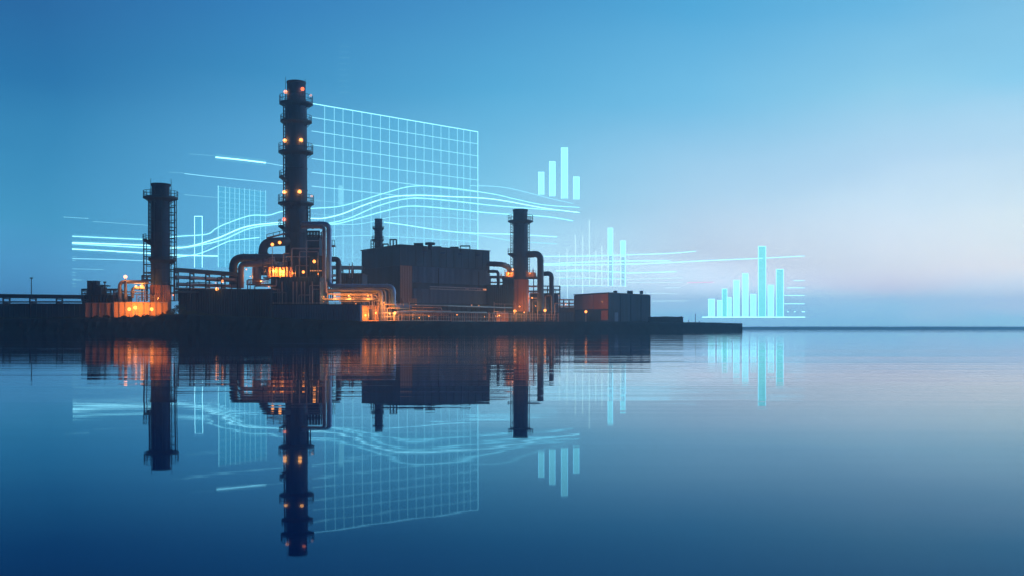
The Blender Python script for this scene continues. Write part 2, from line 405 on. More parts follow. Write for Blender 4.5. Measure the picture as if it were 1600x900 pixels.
# ------------------------------------------------------------------ buildings
def corr(mb, a, b, z0, z1, pitch=.55, depth=.12):
    """corrugated sheet between plan points a,b facing right of a->b reversed"""
    a=Vector((a[0],a[1],0)); b=Vector((b[0],b[1],0)); d=b-a; L=d.length; d.normalize()
    nrm=Vector((d.y,-d.x,0)); n=max(4,int(L/pitch)*4); vs=[];fs=[]
    for i in range(n+1):
        o=(0,0,1,1)[i%4]*depth; p=a+d*(L*i/n)+nrm*o
        vs += [(p.x,p.y,z0),(p.x,p.y,z1)]
    for i in range(n): fs.append((2*i,2*i+2,2*i+3,2*i+1))
    mb.add(vs,fs,False)
    # returns closing the sheet to a solid
    q=[a-nrm*.05,b-nrm*.05]
    mb.hexa([(a.x,a.y,z0),(b.x,b.y,z0),(b.x-nrm.x*.15,b.y-nrm.y*.15,z0),(a.x-nrm.x*.15,a.y-nrm.y*.15,z0)],
            [(a.x,a.y,z1),(b.x,b.y,z1),(b.x-nrm.x*.15,b.y-nrm.y*.15,z1),(a.x-nrm.x*.15,a.y-nrm.y*.15,z1)])
def prism(mb, P, z0, z1):
    n=len(P); mb.add([(p[0],p[1],z0) for p in P]+[(p[0],p[1],z1) for p in P],
        [tuple(range(n))[::-1],tuple(range(n,2*n))]+[(i,(i+1)%n,(i+1)%n+n,i+n) for i in range(n)])
def P2(px,Y): return Vector(((px-800)*Y/F,Y))
# --- big hall
Lc,Cc,Rc=P2(565,322),P2(625,300),P2(765,324)
Bc=Lc+Rc-Cc
zc=lambda py: CAMZ+(HZ-py)*300/F
hall=thing('turbine_hall',(Cc.x,Cc.y,zc(502)),'big dark two tier hall with flat roof in the middle of the plant','building')
foot=[Lc,Cc,Rc,Bc]
cen=(Lc+Cc+Rc+Bc)/4
def grow(P,s_,c=cen): return [p+(p-c).normalized()*s_ for p in P]
m=MB(); prism(m,grow(foot,-.4),zc(503),zc(414)); m.build('lower_wall','cladding_dark',hall)
m=MB(); prism(m,foot,zc(414.3),zc(383)); up=m.build('upper_wall','cladding_dark',hall)
m=MB(); prism(m,grow(foot,.35),zc(383)+.003,zc(381.6)); rf=m.build('roof','dark_steel',hall)
u=(Rc-Cc); ul=u.length; ud=u.normalized(); nn=Vector((ud.y,-ud.x))
def on_face(f, off): p=Cc+ud*(ul*f)+nn*off; return (p.x,p.y)
m=MB(); corr(m,on_face(.13,.1),on_face(1.0,.1),zc(440.5),zc(415),.5,.12); m.build('wall_panel','cladding_mid',hall,'upper pale corrugated band')
m=MB(); corr(m,on_face(.13,.3),on_face(1.035,.3),zc(473),zc(450),.5,.12); m.build('wall_panel','cladding_mid',hall,'lower pale corrugated band')
m=MB(); corr(m,on_face(0.0,.06),on_face(.125,.06),zc(502),zc(414.6),.6,.1); m.build('wall_panel','cladding_brown_lit',hall,'corner strip with lamplight in its brown')  # orange lamplight on the corner put into the strip colour
m=MB(); corr(m,on_face(.0,.9),on_face(.16,.9),zc(478),zc(466),.6,.1); m.build('wall_panel','cladding_brown_lit',hall,'low brown panel at the corner')
m=MB()
for i in range(34):
    f=.32+.66*i/33; p=on_face(f,.62); q=on_face(f,.62); m.bar((p[0],p[1],zc(449.6)),(q[0],q[1],zc(446.4)),.12)
a=on_face(.3,.7); b_=on_face(1.03,.7); m.bar((*a,zc(446.2)),(*b_,zc(446.2)),.25); m.bar((*a,zc(449.8)),(*b_,zc(449.8)),.25)
m.build('louvre','duct_metal',hall)
for fl_ in (.72,.86,.93):
    m=MB(); p=on_face(fl_,.5); m.box(p[0]-.5,p[0]+.5,p[1]-.06,p[1]+.06,zc(449.2),zc(447.0)); m.build('window','lamp_dim' if fl_>.9 else 'galvanised',hall)
m=MB()
for i in range(18):
    f=.05+.93*i/17; p=on_face(f,.9); m.bar((*p,zc(502)),(*p,zc(473.5)),.25)
a=on_face(.0,1.2); b_=on_face(1.03,1.2); m.bar((*a,zc(474.4)),(*b_,zc(474.4)),1.2,.4)
m.build('canopy','dark_steel',hall)
m=MB(); l2=(Lc-Cc); ld=l2.normalized(); ln=Vector((-ld.y,ld.x))
p0=Cc+ld*.2-(-ln)*-.0
q0=Lc+ln*.1 if (ln.y<0) else Lc-ln*.1; q1=Cc+ln*.1 if ln.y<0 else Cc-ln*.1
corr(m,(q0.x,q0.y),(q1.x,q1.y),zc(502),zc(414.8),.8,.1); m.build('wall_panel','cladding_dark',hall,'dark side cladding')
for i in range(1,12):
    m=MB(); p=on_face(i/12,.04); m.bar((*p,zc(413.8)),(*p,zc(383.6)),.10); m.build('joint','dark_steel',hall)
m=MB(); a=on_face(.0,.05); b_=on_face(1.0,.05); m.bar((*a,zc(398.5)),(*b_,zc(398.5)),.12); m.build('joint','dark_steel',hall)
for fx in (.24,.44,.64,.84):
    m=MB(); p=on_face(fx,.1); m.box(p[0]-1.1,p[0]+1.1,p[1]-.12,p[1]+.12,zc(392.5),zc(389.8)); m.build('window','cladding_mid',hall)
for fx,hh in ((.3,2.2),(.5,1.2),(.7,1.6)):
    m=MB(); p=on_face(fx,-5); m.box(p[0]-1.4,p[0]+1.4,p[1]-1,p[1]+1,zc(382),zc(382)+hh*.6); m.build('roof_unit','dark_steel',hall)
m=MB(); p=on_face(.86,.45); m.bar((p[0],p[1],zc(449)),(p[0],p[1],zc(418)),.2); m.build('downpipe','dark_steel',hall)
m=MB(); p=on_face(.40,.45); m.bar((p[0],p[1],zc(449)),(p[0],p[1],zc(416)),.2); m.build('downpipe','dark_steel',hall)
# roof furniture
t=thing('roof_vent',at(672,389,305),'mushroom shaped vent on the roof of the big hall','vent')
m=MB(); c=at(672,389,305); k=sc(305)
m.lathe(c,[(3.6*k,c.z-.2),(3.6*k,c.z+1.2)],16); m.build('vent_neck','dark_steel',t)
m=MB(); m.lathe(c,[(.01,c.z+1.1),(7.6*k,c.z+1.25),(8*k,c.z+1.5),(7.8*k,c.z+1.95),(.01,c.z+2.1)],20); m.build('vent_cap','dark_steel',t)
def portal(px0,px1,py0,py1,Y,label,mid=False):
    m=MB(); a=at(px0,py1,Y); b=at(px1,py0,Y); 
    for yy in (Y,Y+1.6):
        m.bar((a.x,yy,a.z),(a.x,yy,b.z),.22); m.bar((b.x,yy,a.z),(b.x,yy,b.z),.22); m.bar((a.x-.1,yy,b.z),(b.x+.1,yy,b.z),.25)
        if mid: m.bar(((a.x+b.x)/2,yy,a.z),((a.x+b.x)/2,yy,b.z),.22)
    m.bar((a.x,Y,b.z),(a.x,Y+1.6,b.z),.2); m.bar((b.x,Y,b.z),(b.x,Y+1.6,b.z),.2)
    o=m.build('roof_frame','dark_steel'); tag(o,label,'steel frame')
portal(719,734,384,393,308,'low steel frame near the right end of the big hall roof')
portal(609,619,374,386,306,'taller steel frame next to the stub chimney',True)
portal(598,606,381,388,308,'small low steel frame right of the stub chimney')

# --- right building
Lc2,Cc2,Rc2=P2(897,374),P2(951,352),P2(1016,378)
z2=lambda py: CAMZ+(HZ-py)*352/F
rb=thing('boxy_warehouse',(Cc2.x,Cc2.y,z2(502)),'plain flat roofed box building at the right end of the plant','building')
fp=[Lc2,Cc2,Rc2,Lc2+Rc2-Cc2]; cen2=sum(fp,Vector((0,0)))/4
m=MB(); prism(m,grow(fp,-.2,cen2),z2(503),z2(457.8)); m.build('wall','cladding_dark',rb)
m=MB(); prism(m,grow(fp,.3,cen2),z2(457.8)+.003,z2(456.6)); m.build('roof','dark_steel',rb)
ul_=(Cc2-Lc2)
def lf(f,off=.12):
    d=ul_.normalized(); n_=Vector((d.y,-d.x)); p=Lc2+ul_*f+n_*off; return (p.x,p.y)
m=MB(); corr(m,lf(0),lf(.56),z2(482),z2(459),.7,.1); m.build('wall_panel','cladding_brown_lit',rb,'left brown patch for lamplight')  # two orange lit patches of this face, put into the panel colour
m=MB(); corr(m,lf(.58),lf(.99),z2(482.5),z2(458.5),.7,.1); m.build('wall_panel','cladding_brown_lit',rb,'right brown patch for lamplight by the corner')
m=MB(); corr(m,lf(.80),lf(.98),z2(500),z2(485),.5,.08); m.build('door','cladding_brown_lit',rb)
m=MB(); 
ur=(Rc2-Cc2); d=ur.normalized(); n_=Vector((d.y,-d.x)); A=Cc2+n_*.12; B=Rc2+n_*.12
corr(m,(A.x,A.y),(B.x,B.y),z2(502),z2(458.6),.8,.1); m.build('wall_panel','cladding_dark',rb,'dark right hand cladding')

for px_,w__ in ((962,5),(985,8),(1003,4)):
    m=MB(); m.pbox(px_-w__/2,px_+w__/2,454.2,459,372,3); m.build('roof_unit','dark_steel',rb)
for f_ in (.25,.5,.75):
    m=MB(); p=A+(B-A)*f_+n_*.14; m.bar((p.x,p.y,z2(502)),(p.x,p.y,z2(458.6)),.16); m.build('downpipe','dark_steel',rb)
m=MB(); p=A+(B-A)*.12+n_*.14; q=A+(B-A)*.2+n_*.14; m.hexa([(p.x,p.y,z2(502)),(q.x,q.y,z2(502)),(q.x,q.y+.1,z2(502)),(p.x,p.y+.1,z2(502))],[(p.x,p.y,z2(488)),(q.x,q.y,z2(488)),(q.x,q.y+.1,z2(488)),(p.x,p.y+.1,z2(488))]); m.build('door','cladding_mid',rb)
def shed(name,px0,px1,py0,py1,Y,d,label,material='cladding_mid',cat='building',group=None,corrugate=True,roofm='dark_steel'):
    a=at(px0,py1,Y); b=at(px1,py0,Y)
    t=thing(name,((a.x+b.x)/2,Y,a.z),label,cat,group)
    m=MB(); m.box(a.x,b.x,Y,Y+d,a.z-.6,b.z); m.build('wall',material,t)
    if corrugate:
        m=MB(); corr(m,(a.x+.02,Y-.02),(b.x-.02,Y-.02),a.z-.5,b.z-.05,.6,.1); m.build('front_cladding',material,t)
    m=MB(); m.box(a.x-.15,b.x+.15,Y-.2,Y+d+.15,b.z+.003,b.z+.22); m.build('roof',roofm,t)
    return t
shed('corrugated_shed',427,563,476.5,501,246,2.2,'low blue grey corrugated shed at the water side in front of the pipes','cladding_mid')
t=shed('storage_block',279,423,453,501,249,14,'long dark windowless block under the pipe rack','cladding_dark')
t=shed('process_block',423,500,434,501,252,12,'dark block at the foot of the tallest chimney','cladding_dark')
m=MB()
for px in (441,458,463.5,471,476,488):
    m=MB(); m.tube([at(px,478,251.4),at(px,440,251.4)],.16,8); m.build('downpipe','galvanised',t)
t=shed('switch_house',482,506,401,434,262,8,'dark cabin hanging on the right of the tallest chimney foot','cladding_dark')
m=MB(); 
for i in range(7):
    m=MB(); a=at(485.5+i*2.7,423,261.7); m.box(a.x-.12,a.x+.12,a.y-.15,a.y-.1,a.z-.15,a.z+.15); m.build('window','lamp_dim',t)
t=shed('filter_house',446,499,368,434,270,9,'tall dark casing wrapped round the tallest chimney foot','cladding_dark',corrugate=False)
t=shed('annexe_block',533,566,428,500,282,10,'dark annexe between the long blue pipe and the big hall','cladding_dark')
t=shed('annexe_block',760,802,446,501,322,10,'dark annexe between the big hall and the right chimney','cladding_dark')
t=shed('pump_house',829,873,459,501,341,10,'blue grey pump house behind the right lamps','cladding_mid')
t=shed('pump_house',785,803,436,447,326,6,'narrow dark cabin below the orange lit deck','cladding_dark')
t=shed('quay_store',1016.5,1067.5,496,503.5,368,6,'long low dark store between the box building and the headland pole','concrete_dark',corrugate=False)
m=MB()
R=random.Random(4)
for i in range(16):
    px=1018+i*3.1; a=at(px,495.6,370); m=MB(); m.box(a.x-.2,a.x+.2,370,370.6,a.z-.2,a.z+.15+R.random()*.35)
    m.build('roof_vent','dark_steel',t)
t=shed('tank_house',128,187,462.5,475,240,8,'low block behind the left perimeter wall','cladding_dark')

# left towers etc
for (px0,px1,py0,lab) in ((136,141.5,438.5,'left slab of the twin slab towers by the trestle'),(145,150.5,438.5,'right slab of the twin slab towers by the trestle')):
    m=MB(); m.pbox(px0,px1,py0,463,241,2.2)
    for i in range(4): m.pbox(px0-.3,px1+.3,py0+i*6,py0+i*6+.8,240.8,2.6)
    tag(m.build('slab_tower','cladding_dark'),lab,'tower','twin slab towers')
m=MB()
for i in range(4): a=at(141.5,441+i*6,242); b=at(145,441+i*6,242); m.bar(a,b,.2)
for xx in (142.3,144.2): m.bar(at(xx,441,242),at(xx,459,242),.12)
for i in ():
    pass
tag(m.build('link_ladder','dark_steel'),'steel rungs joining the twin slab towers','ladder')
m=MB(); a=at(150.6,463,240.5); b=at(158,448,240.5); m.box(a.x,b.x,240.5,244,a.z,b.z)
c=at(163.5,446,240.5); m.hexa([(a.x,240.2,b.z+.1),(c.x,240.2,c.z-.1),(c.x,244,c.z-.1),(a.x,244,b.z+.1)],[(a.x,240.2,b.z+.5),(c.x,240.2,c.z+.15),(c.x,244,c.z+.15),(a.x,244,b.z+.5)])
tag(m.build('kiosk','cladding_dark'),'small kiosk with slanting canopy right of the slab towers','kiosk')
t=thing('vent_pipe',at(163.8,463,239),'thin vent pipe with flat cap beside the kiosk','pipe')
m=MB(); m.tube([at(163.8,463,239),at(163.8,442,239)],.14,8); m.build('pipe_run','dark_steel',t)
m=MB(); c=at(163.8,441.5,239); m.lathe(c,[(.01,c.z-.15),(.34,c.z-.1),(.36,c.z+.25),(.01,c.z+.3)],12); m.build('cap','dark_steel',t)

# ------------------------------------------------------------------ walls and fences
def wall(px0,px1,Y0,Y1,py0,py1,label,material='wall_concrete',panel=True,name='perimeter_wall'):
    a=at(px0,py1,Y0); b=at(px1,py1,Y1); a2=at(px0,py0,Y0); b2=at(px1,py0,Y1)
    z0=min(a.z,b.z)-.8; z1=(a2.z+b2.z)/2
    t=thing(name,(a.x,a.y,a.z),label,'wall','walls round the plant')
    d=(b-a); d.z=0; L=d.length; d.normalize(); n=Vector((-d.y,d.x,0))
    m=MB(); m.hexa([(a.x,a.y,z0),(b.x,b.y,z0),(b.x+n.x*.3,b.y+n.y*.3,z0),(a.x+n.x*.3,a.y+n.y*.3,z0)],
                   [(a.x,a.y,z1),(b.x,b.y,z1),(b.x+n.x*.3,b.y+n.y*.3,z1),(a.x+n.x*.3,a.y+n.y*.3,z1)])
    m.build('wall_slab',material,t)
    m=MB(); q=max(2,int(L/1.25))
    for i in range(q+1):
        p=a+d*(L*i/q)-n*.1; m.bar((p.x,p.y,z0),(p.x,p.y,z1+.1),.14)
    m.bar(Vector((a.x,a.y,z1+.08))-n*.0,Vector((b.x,b.y,z1+.08)),.42,.16)
    m.build('wall_rib','galvanised' if material=='wall_concrete' else 'dark_steel',t)
    return t
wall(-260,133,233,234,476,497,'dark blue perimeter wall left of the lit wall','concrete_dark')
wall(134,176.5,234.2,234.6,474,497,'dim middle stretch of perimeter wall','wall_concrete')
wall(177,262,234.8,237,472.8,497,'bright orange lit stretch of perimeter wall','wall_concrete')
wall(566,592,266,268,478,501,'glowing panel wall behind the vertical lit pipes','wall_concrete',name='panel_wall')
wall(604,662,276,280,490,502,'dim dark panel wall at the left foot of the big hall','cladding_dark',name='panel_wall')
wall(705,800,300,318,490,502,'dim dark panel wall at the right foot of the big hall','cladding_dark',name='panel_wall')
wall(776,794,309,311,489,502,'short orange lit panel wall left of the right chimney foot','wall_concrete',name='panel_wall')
wall(800,897,326,345,488,503,'low grey wall in front of the right chimney','concrete_dark')
wall(870,898,352,352,481,503,'low wall stepping up to the box building','concrete_dark')

def fence(px0,px1,Y0,Y1,py0,py1,label,sp=1.2,rails=(1,.5,.05),t_=.08,material='galvanised',every=5):
    a=at(px0,py1,Y0); b=at(px1,py1,Y1); h=(py1-py0)*(Y0+Y1)/2/F
    t=thing('fence',a,label,'fence','fences along the quay')
    m=MB(); rail_line(m,a,b,h,sp,t_,rails); m.build('rail',material,t)
    n=max(1,int((b-a).length/(sp*every)))
    for i in range(n+1):
        p=a.lerp(b,i/n)+Vector((0,-.08,0)); m=MB(); m.bar(p,p+Vector((0,0,h*1.12)),.17); m.build('post',material,t)
    return t
fence(592,705,254,276,489,501.5,'upright bar fence between the lit pipes and the hall',1.05)
fence(705,800,277,306,489,502.3,'upright bar fence in front of the right half of the hall',1.15)
fence(772,805,303,308,475,502,'tall open railing left of the right chimney foot',4,(1,.78,.56,.3))
fence(800,872,316,322,491,503,'handrail on the low wall below the right chimney',1.6,(1,.6))
fence(565,594,252,252,478,500.5,'pipe scaffold in front of the glowing panel wall',1.9,(1,.62,.3,.05))
fence(512,592,256.5,256.5,459,476,'pipe scaffold under the long blue pipe',2.0,(1,.55))
fence(592,640,257,263,474,500,'light scaffold right of the falling pipes',1.8,(1,.7,.4))
fence(411,453,250.6,250.6,404,418,'openwork cage above the brightest orange deck',1.3,(1,.5),material='dark_steel')
fence(845,868,333,333,455,484,'openwork frame between the two hooked ducts',1.5,(1,.7,.4),material='dark_steel')
fence(214,242,240,240,462,474,'small handrail above the orange lit wall',1.2,(1,.5))
fence(427,563,249,249,472.5,476,'low handrail along the corrugated shed roof',1.6,(1,.5))

# ------------------------------------------------------------------ pipe racks (steel trestles)
def rack(name,px0,px1,Y0,Y1,rows,py_base,label,sp_px=26,post=.28,d=3.0,material='dark_steel',lit='duct_metal'):
    """rows: (py at px0, py at px1, half thickness px, is_pipe)"""
    A=at(px0,py_base,Y0)
    t=thing(name,A,label,'pipe rack','pipe racks of the plant')
    n=max(1,round((px1-px0)/sp_px)); top=min(r[0]-r[2] for r in rows)
    top1=min(r[1]-r[2] for r in rows)
    for i in range(n+1):
        f=i/n; px=px0+(px1-px0)*f; Y=1/((1-f)/Y0+f/Y1); 
        zt=at(px,top+(top1-top)*f,Y).z; p=at(px,py_base,Y); m=MB()
        for dy in (0,d): m.bar((p.x,p.y+dy,p.z),(p.x,p.y+dy,zt-.05),post)
        for (r0,r1,h,ip) in rows:
            z=at(px,r0+(r1-r0)*f+h,Y).z-.1; m.bar((p.x,p.y,z),(p.x,p.y+d,z),.22)
        m.build('trestle',material,t)
    for i,(r0,r1,h,ip) in enumerate(rows):
        a=at(px0,r0,Y0); b=at(px1,r1,Y1); m=MB(); off=Vector((0,.35+(i%3)*.8,0))
        if ip: m.tube([a+off,b+off],h*sc(Y0),12); m.build('pipe_run',lit,t)
        else: m.bar(a,b,.3,2*h*sc(Y0)); m.build('beam',material,t)
    return t
rack('pipe_rack',272,371,243,259,[(421,428.5,3,0),(432.5,437,2.6,1),(443.5,447,2.7,1),(424,431,1.0,1),(450,452,1.2,1),(456,457,1.2,0)],470,
     'long open rack of dark pipes between the left and tallest chimneys',24)
rack('pipe_rack',500,566,274,290,[(418,418.5,3.2,0),(430,430,2.2,1),(438,438,2,0)],470,'short rack joining the tallest chimney and the hall',16)
rack('pipe_rack',-120,130,226,236,[(461,464,3.2,0),(471.5,471.5,1.2,1),(474.5,474.5,.8,1)],497,'long level pipe trestle running off at the far left',41)
rack('pipe_rack',128,190,242,242,[(452.5,452.5,1.5,0),(457.5,458,.8,1),(460,460,.6,1)],470,'small rack behind the kiosk at left',12)
rack('pipe_rack',766,803,326,330,[(433,433.5,2.2,0),(441,441,1.2,1),(446,446,1.2,1)],470,'short rack with glints of sky left of the right chimney',12)
rack('pipe_rack',822,846,336,336,[(434,434,2.2,0),(447,447,1.2,1),(455,455,1.5,1),(466,466,1.2,1)],500,'rack of small pipes right of the right chimney',10)
rack('pipe_rack',846,875,345,345,[(447,447,.8,1),(453,453,1.1,0),(459,459,.9,1)],500,'light open steelwork behind the shorter hooked duct',9)
rack('pipe_rack',864,898,356,362,[(468,468.5,1.2,1),(473.5,474,1.1,1),(478.5,478.5,1.3,1)],500,'low orange lit rack reaching the box building',8,lit='galvanised')
rack('pipe_rack',222,238,247,247,[(431,431,1.2,0),(437,437,.8,0)],470,'small platform frame left of the left chimney',7)
rack('pipe_rack',480,499,268,268,[(361.5,361.5,1.2,0),(367,367,.8,0)],372,'railing frame on top of the casing by the tallest chimney',5)
# sloping walkway above the upper duct
t=thing('walkway',at(417,372,262),'sloping railed walkway climbing to the tallest chimney','walkway')
m=MB(); a=at(417,372,262); b=at(447,364.5,262); m.bar(a,b,1.2,.25); m.build('deck_plate','deck',t)
m=MB(); rail_line(m,a,b,.95,1.6,.13,(1,)); m.build('railing','dark_steel',t)
# small side platform on the blue pipe
t=thing('pipe_platform',at(521,386,266),'tiny railed platform on the right of the tall blue pipe','platform')
m=MB(); m.pbox(515.5,523,383,385.4,265,1.4); m.build('deck_plate','deck',t)
m=MB(); rail_line(m,at(519,383,265),at(522.7,383,265),1.3,.6,.12,(1,)); m.bar(at(521,385,266),at(521,400,266),.1); m.build('railing','dark_steel',t)
# lit decks
def deck(px0,px1,py,Y,d,rh,label,back=None,sp=1.1,posts=True):
    a=at(px0,py,Y); b=at(px1,py,Y)
    t=thing('service_deck',(a.x,a.y,a.z),label,'deck','railed service decks')
    m=MB(); m.box(a.x,b.x,Y,Y+d,a.z-.35,a.z); m.build('deck_plate','deck',t)
    m=MB(); rail_line(m,a+Vector((0,.1,0)),b+Vector((0,.1,0)),rh*Y/F,sp,.09,(1,.66,.33)); rail_line(m,a+Vector((.05,0,0)),a+Vector((.05,d,0)),rh*Y/F,1.5,.09,(1,.5)); m.build('railing','galvanised',t)
    if back:
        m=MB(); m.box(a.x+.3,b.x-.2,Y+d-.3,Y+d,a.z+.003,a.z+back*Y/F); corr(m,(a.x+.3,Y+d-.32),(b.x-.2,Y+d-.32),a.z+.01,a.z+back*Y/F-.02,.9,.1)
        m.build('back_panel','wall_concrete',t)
    return t
deck(411,454,433,256,3.2,17,'brightest orange lit railed deck left of the tallest chimney foot',back=17)
deck(385,424,443,252,2.5,5,'lower dark deck with lit edge under the orange deck')
deck(788,803,432,324,2.6,10,'small glowing deck hugging the left of the right chimney',back=8,sp=.9)
deck(822,836,431,328,2.4,8,'small dim railed deck on the right of the right chimney',back=6,sp=.9)

# vessels on decks
def vessel(px,py0,py1,rpx,Y,label,material='duct_metal'):
    k=sc(Y); c=at(px,py1,Y); zt=at(px,py0,Y).z; r=rpx*k
    t=thing('vessel',c,label,'tank','small process vessels')
    m=MB(); m.lathe(c,[(.01,c.z),(r,c.z),(r,zt-r*.6),(r*.8,zt-r*.25),(r*.4,zt-.02),(.01,zt)],20); m.build('shell',material,t)
    m=MB(); m.lathe(c,[(r+.06,c.z+.3),(r+.12,c.z+.35),(r+.12,c.z+.5),(r+.06,c.z+.55)],20); m.tube([(c.x,c.y,zt-.05),(c.x,c.y,zt+.6)],.08,6); m.build('nozzle','dark_steel',t)
vessel(196,438,474,2.2,237,'slender vertical vessel under the white orange beacon')
vessel(836,426,434,2.0,335,'small drum on the deck right of the right chimney')
vessel(833,421,434,1.0,335,'thin standpipe beside the small drum')
vessel(783,428,434,1.0,326,'thin standpipe on the rack by the big hall')
vessel(579,482,500,3.0,262,'bright drum in front of the glowing panel wall')
vessel(434,452,478,0.8,251,'thin riser on the dark process block front')
vessel(546,415,434,1.0,280,'thin riser on the short rack, left one')
vessel(550.5,413,434,0.9,280,'taller thin riser on the short rack, right one')

# ------------------------------------------------------------------ bundles of small bore pipes
def bundle(label, Y, runs, material='duct_metal'):
    t=thing('pipe_bundle',at(runs[0][1][0][0],runs[0][1][0][1],Y),label,'pipes','small bore pipe bundles')
    for (r,pts) in runs:
        P=[at(p[0],p[1],Y+(p[2] if len(p)>2 else 0)) for p in pts]; m=MB(); m.tube(fillet(P,r*2.6*sc(Y),6),r*sc(Y),10)
        for a,b in zip(P,P[1:]):
            if (b-a).length>4:
                d=(b-a).normalized(); c=a.lerp(b,.5); m.tube([c-d*.1,c+d*.1],r*sc(Y)+.1,10)
        m.build('pipe_run',material,t)
    for (r,pts) in runs[::2]:
        p=at(pts[0][0],pts[0][1],Y); m=MB(); m.tube([p+Vector((0,0,.8)),p+Vector((0,-.35,.8))],.05,6); m.tube([p+Vector((-.22,-.35,.8)),p+Vector((.22,-.35,.8))],.06,6); m.build('valve','dark_steel',t)
bundle('cluster of stacked small pipes between the nested ducts and the dark process block',251,[
  (.9,[(387,476),(387,437),(421,437)]),(.7,[(391,476),(391,441),(420,441)]),(1.1,[(398,500),(398,447),(432,447),(432,436)]),
  (.7,[(404,500),(404,452),(437,452),(437,476)]),(.6,[(409,500),(409,457),(447,457),(447,476)])])
bundle('small pipes wrapping the foot of the tallest chimney above the process block',259.5,[
  (.9,[(443,434),(443,396),(452,396)]),(.7,[(447,434),(447,401),(484,401,1)]),(1.2,[(456,434),(456,388),(500,388,3)]),(.7,[(462,434),(462,415),(482,415)]),
  (.8,[(468,434),(468,393),(497,393,2),(497,434,2)]),(.6,[(479,434),(479,376),(498,376,3)])])
bundle('lit risers stepping down from the process block to the shed roof',251,[
  (.6,[(484,476),(484,446),(499,446)]),(.6,[(488,476),(488,452),(501,452)]),(.7,[(500,476),(500,440),(504,440)]),(.6,[(467,476),(467,461),(484,461)])],'galvanised')
bundle('tangle of small pipes at the foot of the right chimney',324,[
  (.8,[(828,500),(828,458),(842,458)]),(.7,[(832,500),(832,470),(840,470),(840,500)]),(.9,[(823,500),(823,448),(838,448)]),(.6,[(852,500),(852,462),(862,462),(862,500)]),
  (.6,[(797,500),(797,450),(806,450)]),(.6,[(792,500),(792,456),(802,456)]),(.8,[(867,500),(867,474),(880,474)])])
bundle('small pipes stacked behind the lit perimeter wall',238,[
  (.8,[(190,474),(190,456),(232,456)]),(.6,[(199,474),(199,460),(236,460)]),(.9,[(226,474),(226,443),(238,443)]),(.6,[(217,474),(217,465),(240,465)]),(.7,[(178,474),(178,457),(186,457)])])
bundle('small pipes hanging under the pipe rack above the dark storage block',247,[
  (.7,[(292,454),(292,441),(330,442)]),(.6,[(301,454),(301,445),(352,446)]),(.8,[(322,454),(322,438),(362,440),(362,454)]),(.6,[(340,454),(340,433),(356,434)])],'duct_dark')
bundle('close set bright pipes nested inside the falling pipe bend',257.5,[
  (.8,[(520,462),(589,462),(589,500)]),(.7,[(520,465),(585,465),(585,500)]),(.6,[(530,471),(577,471),(577,500)]),(.7,[(600,500),(600,476),(618,476)]),(.6,[(605,500),(605,481),(625,481)])],'galvanised')
bundle('low bundle of pipes along the yard in front of the hall',270,[
  (.8,[(622,500),(622,492),(700,492.5)]),(.7,[(628,500),(628,484.5),(705,485.5)]),(.6,[(645,500),(645,489),(720,489.5)]),(.6,[(633,480),(690,481),(690,492)])],'galvanised')

# ------------------------------------------------------------------ lamps
def street_lamp(px,py,pyb,Y,power,label,r=.42,core='lamp_core',light=True):
    base=at(px,pyb,Y); top=at(px,py,Y)
    t=thing('lamp_post',base,label,'lamp','lamps of the plant')
    m=MB(); m.tube([base-Vector((0,0,.4)),top-Vector((0,0,r*.9))],[.11,.07],8); m.build('pole','galvanised',t)
    m=MB(); m.sphere(top,r,14,10); m.build('lamp_globe',core,t)
    if light: lamp_light(t,top+Vector((0,-.05,0)),power,r=r)
    return t
def wall_lamp(px,py,Y,power,label,r=.42,core='lamp_core'):
    c=at(px,py,Y); t=thing('bulkhead_lamp',c,label,'lamp','lamps of the plant')
    m=MB(); m.sphere(c,r,14,10); m.build('lamp_globe',core,t)
    m=MB(); m.tube([c+Vector((0,r*.7,.05)),c+Vector((0,r+.9,.05))],.06,6); m.bar(c+Vector((0,0,r+.02)),c+Vector((0,.6,r+.1)),.3,.06); m.build('bracket','dark_steel',t)
    if power: lamp_light(t,c+Vector((0,-.05,0)),power,r=r)
    return t
street_lamp(202,483,495,231,900,'left one of three lamp posts before the lit perimeter wall')
street_lamp(211.5,480.5,495,233,1700,'tallest of three lamp posts before the lit perimeter wall')
street_lamp(237,483,495,232,1200,'right one of three lamp posts before the lit perimeter wall')
street_lamp(196,432.5,438,237,500,'pale beacon on top of the slender left vessel',r=.42)
wall_lamp(212.5,447.5,238,350,'left lamp of the pair beside the left chimney',r=.3)
wall_lamp(221.5,447.5,238,600,'right lamp of the pair beside the left chimney')
wall_lamp(270.5,461,242,60,'tiny lamp right of the left chimney foot',r=.18,core='lamp_glow')
wall_lamp(347.5,439.5,250,160,'elongated lamp under the pipe rack end',r=.34)
wall_lamp(339,451.5,248,140,'lower lamp on the pipe rack above the dark storage block')
wall_lamp(337,442,250,100,'dim lamp left of the elongated rack lamp',r=.2,core='lamp_dim')
street_lamp(425.5,382,420,256,160,'lamp on a long thin pole above the brightest orange deck')
wall_lamp(437,379,257,150,'lamp beside the upper duct near the tallest chimney')
wall_lamp(440.5,425,258.2,1300,'lamp washing the brightest orange deck',r=.4)
wall_lamp(428,423,258.2,900,'smaller lamp on the brightest orange deck',r=.25)
wall_lamp(408,440,252,250,'low lamp at the left end of the brightest orange deck',r=.26)
wall_lamp(491,408.5,260.5,110,'lamp on the cabin right of the tallest chimney foot')
wall_lamp(474,425,250.8,500,'lamp on the dark process block',r=.36)
wall_lamp(385,421,261.5,500,'lamp hidden between the nested ducts',r=.2,core='lamp_glow')
wall_lamp(571,493,262,2600,'lamp at the foot of the glowing panel wall, left',r=.3)
wall_lamp(588,489,262.5,2400,'lamp behind the vertical lit pipes',r=.3)
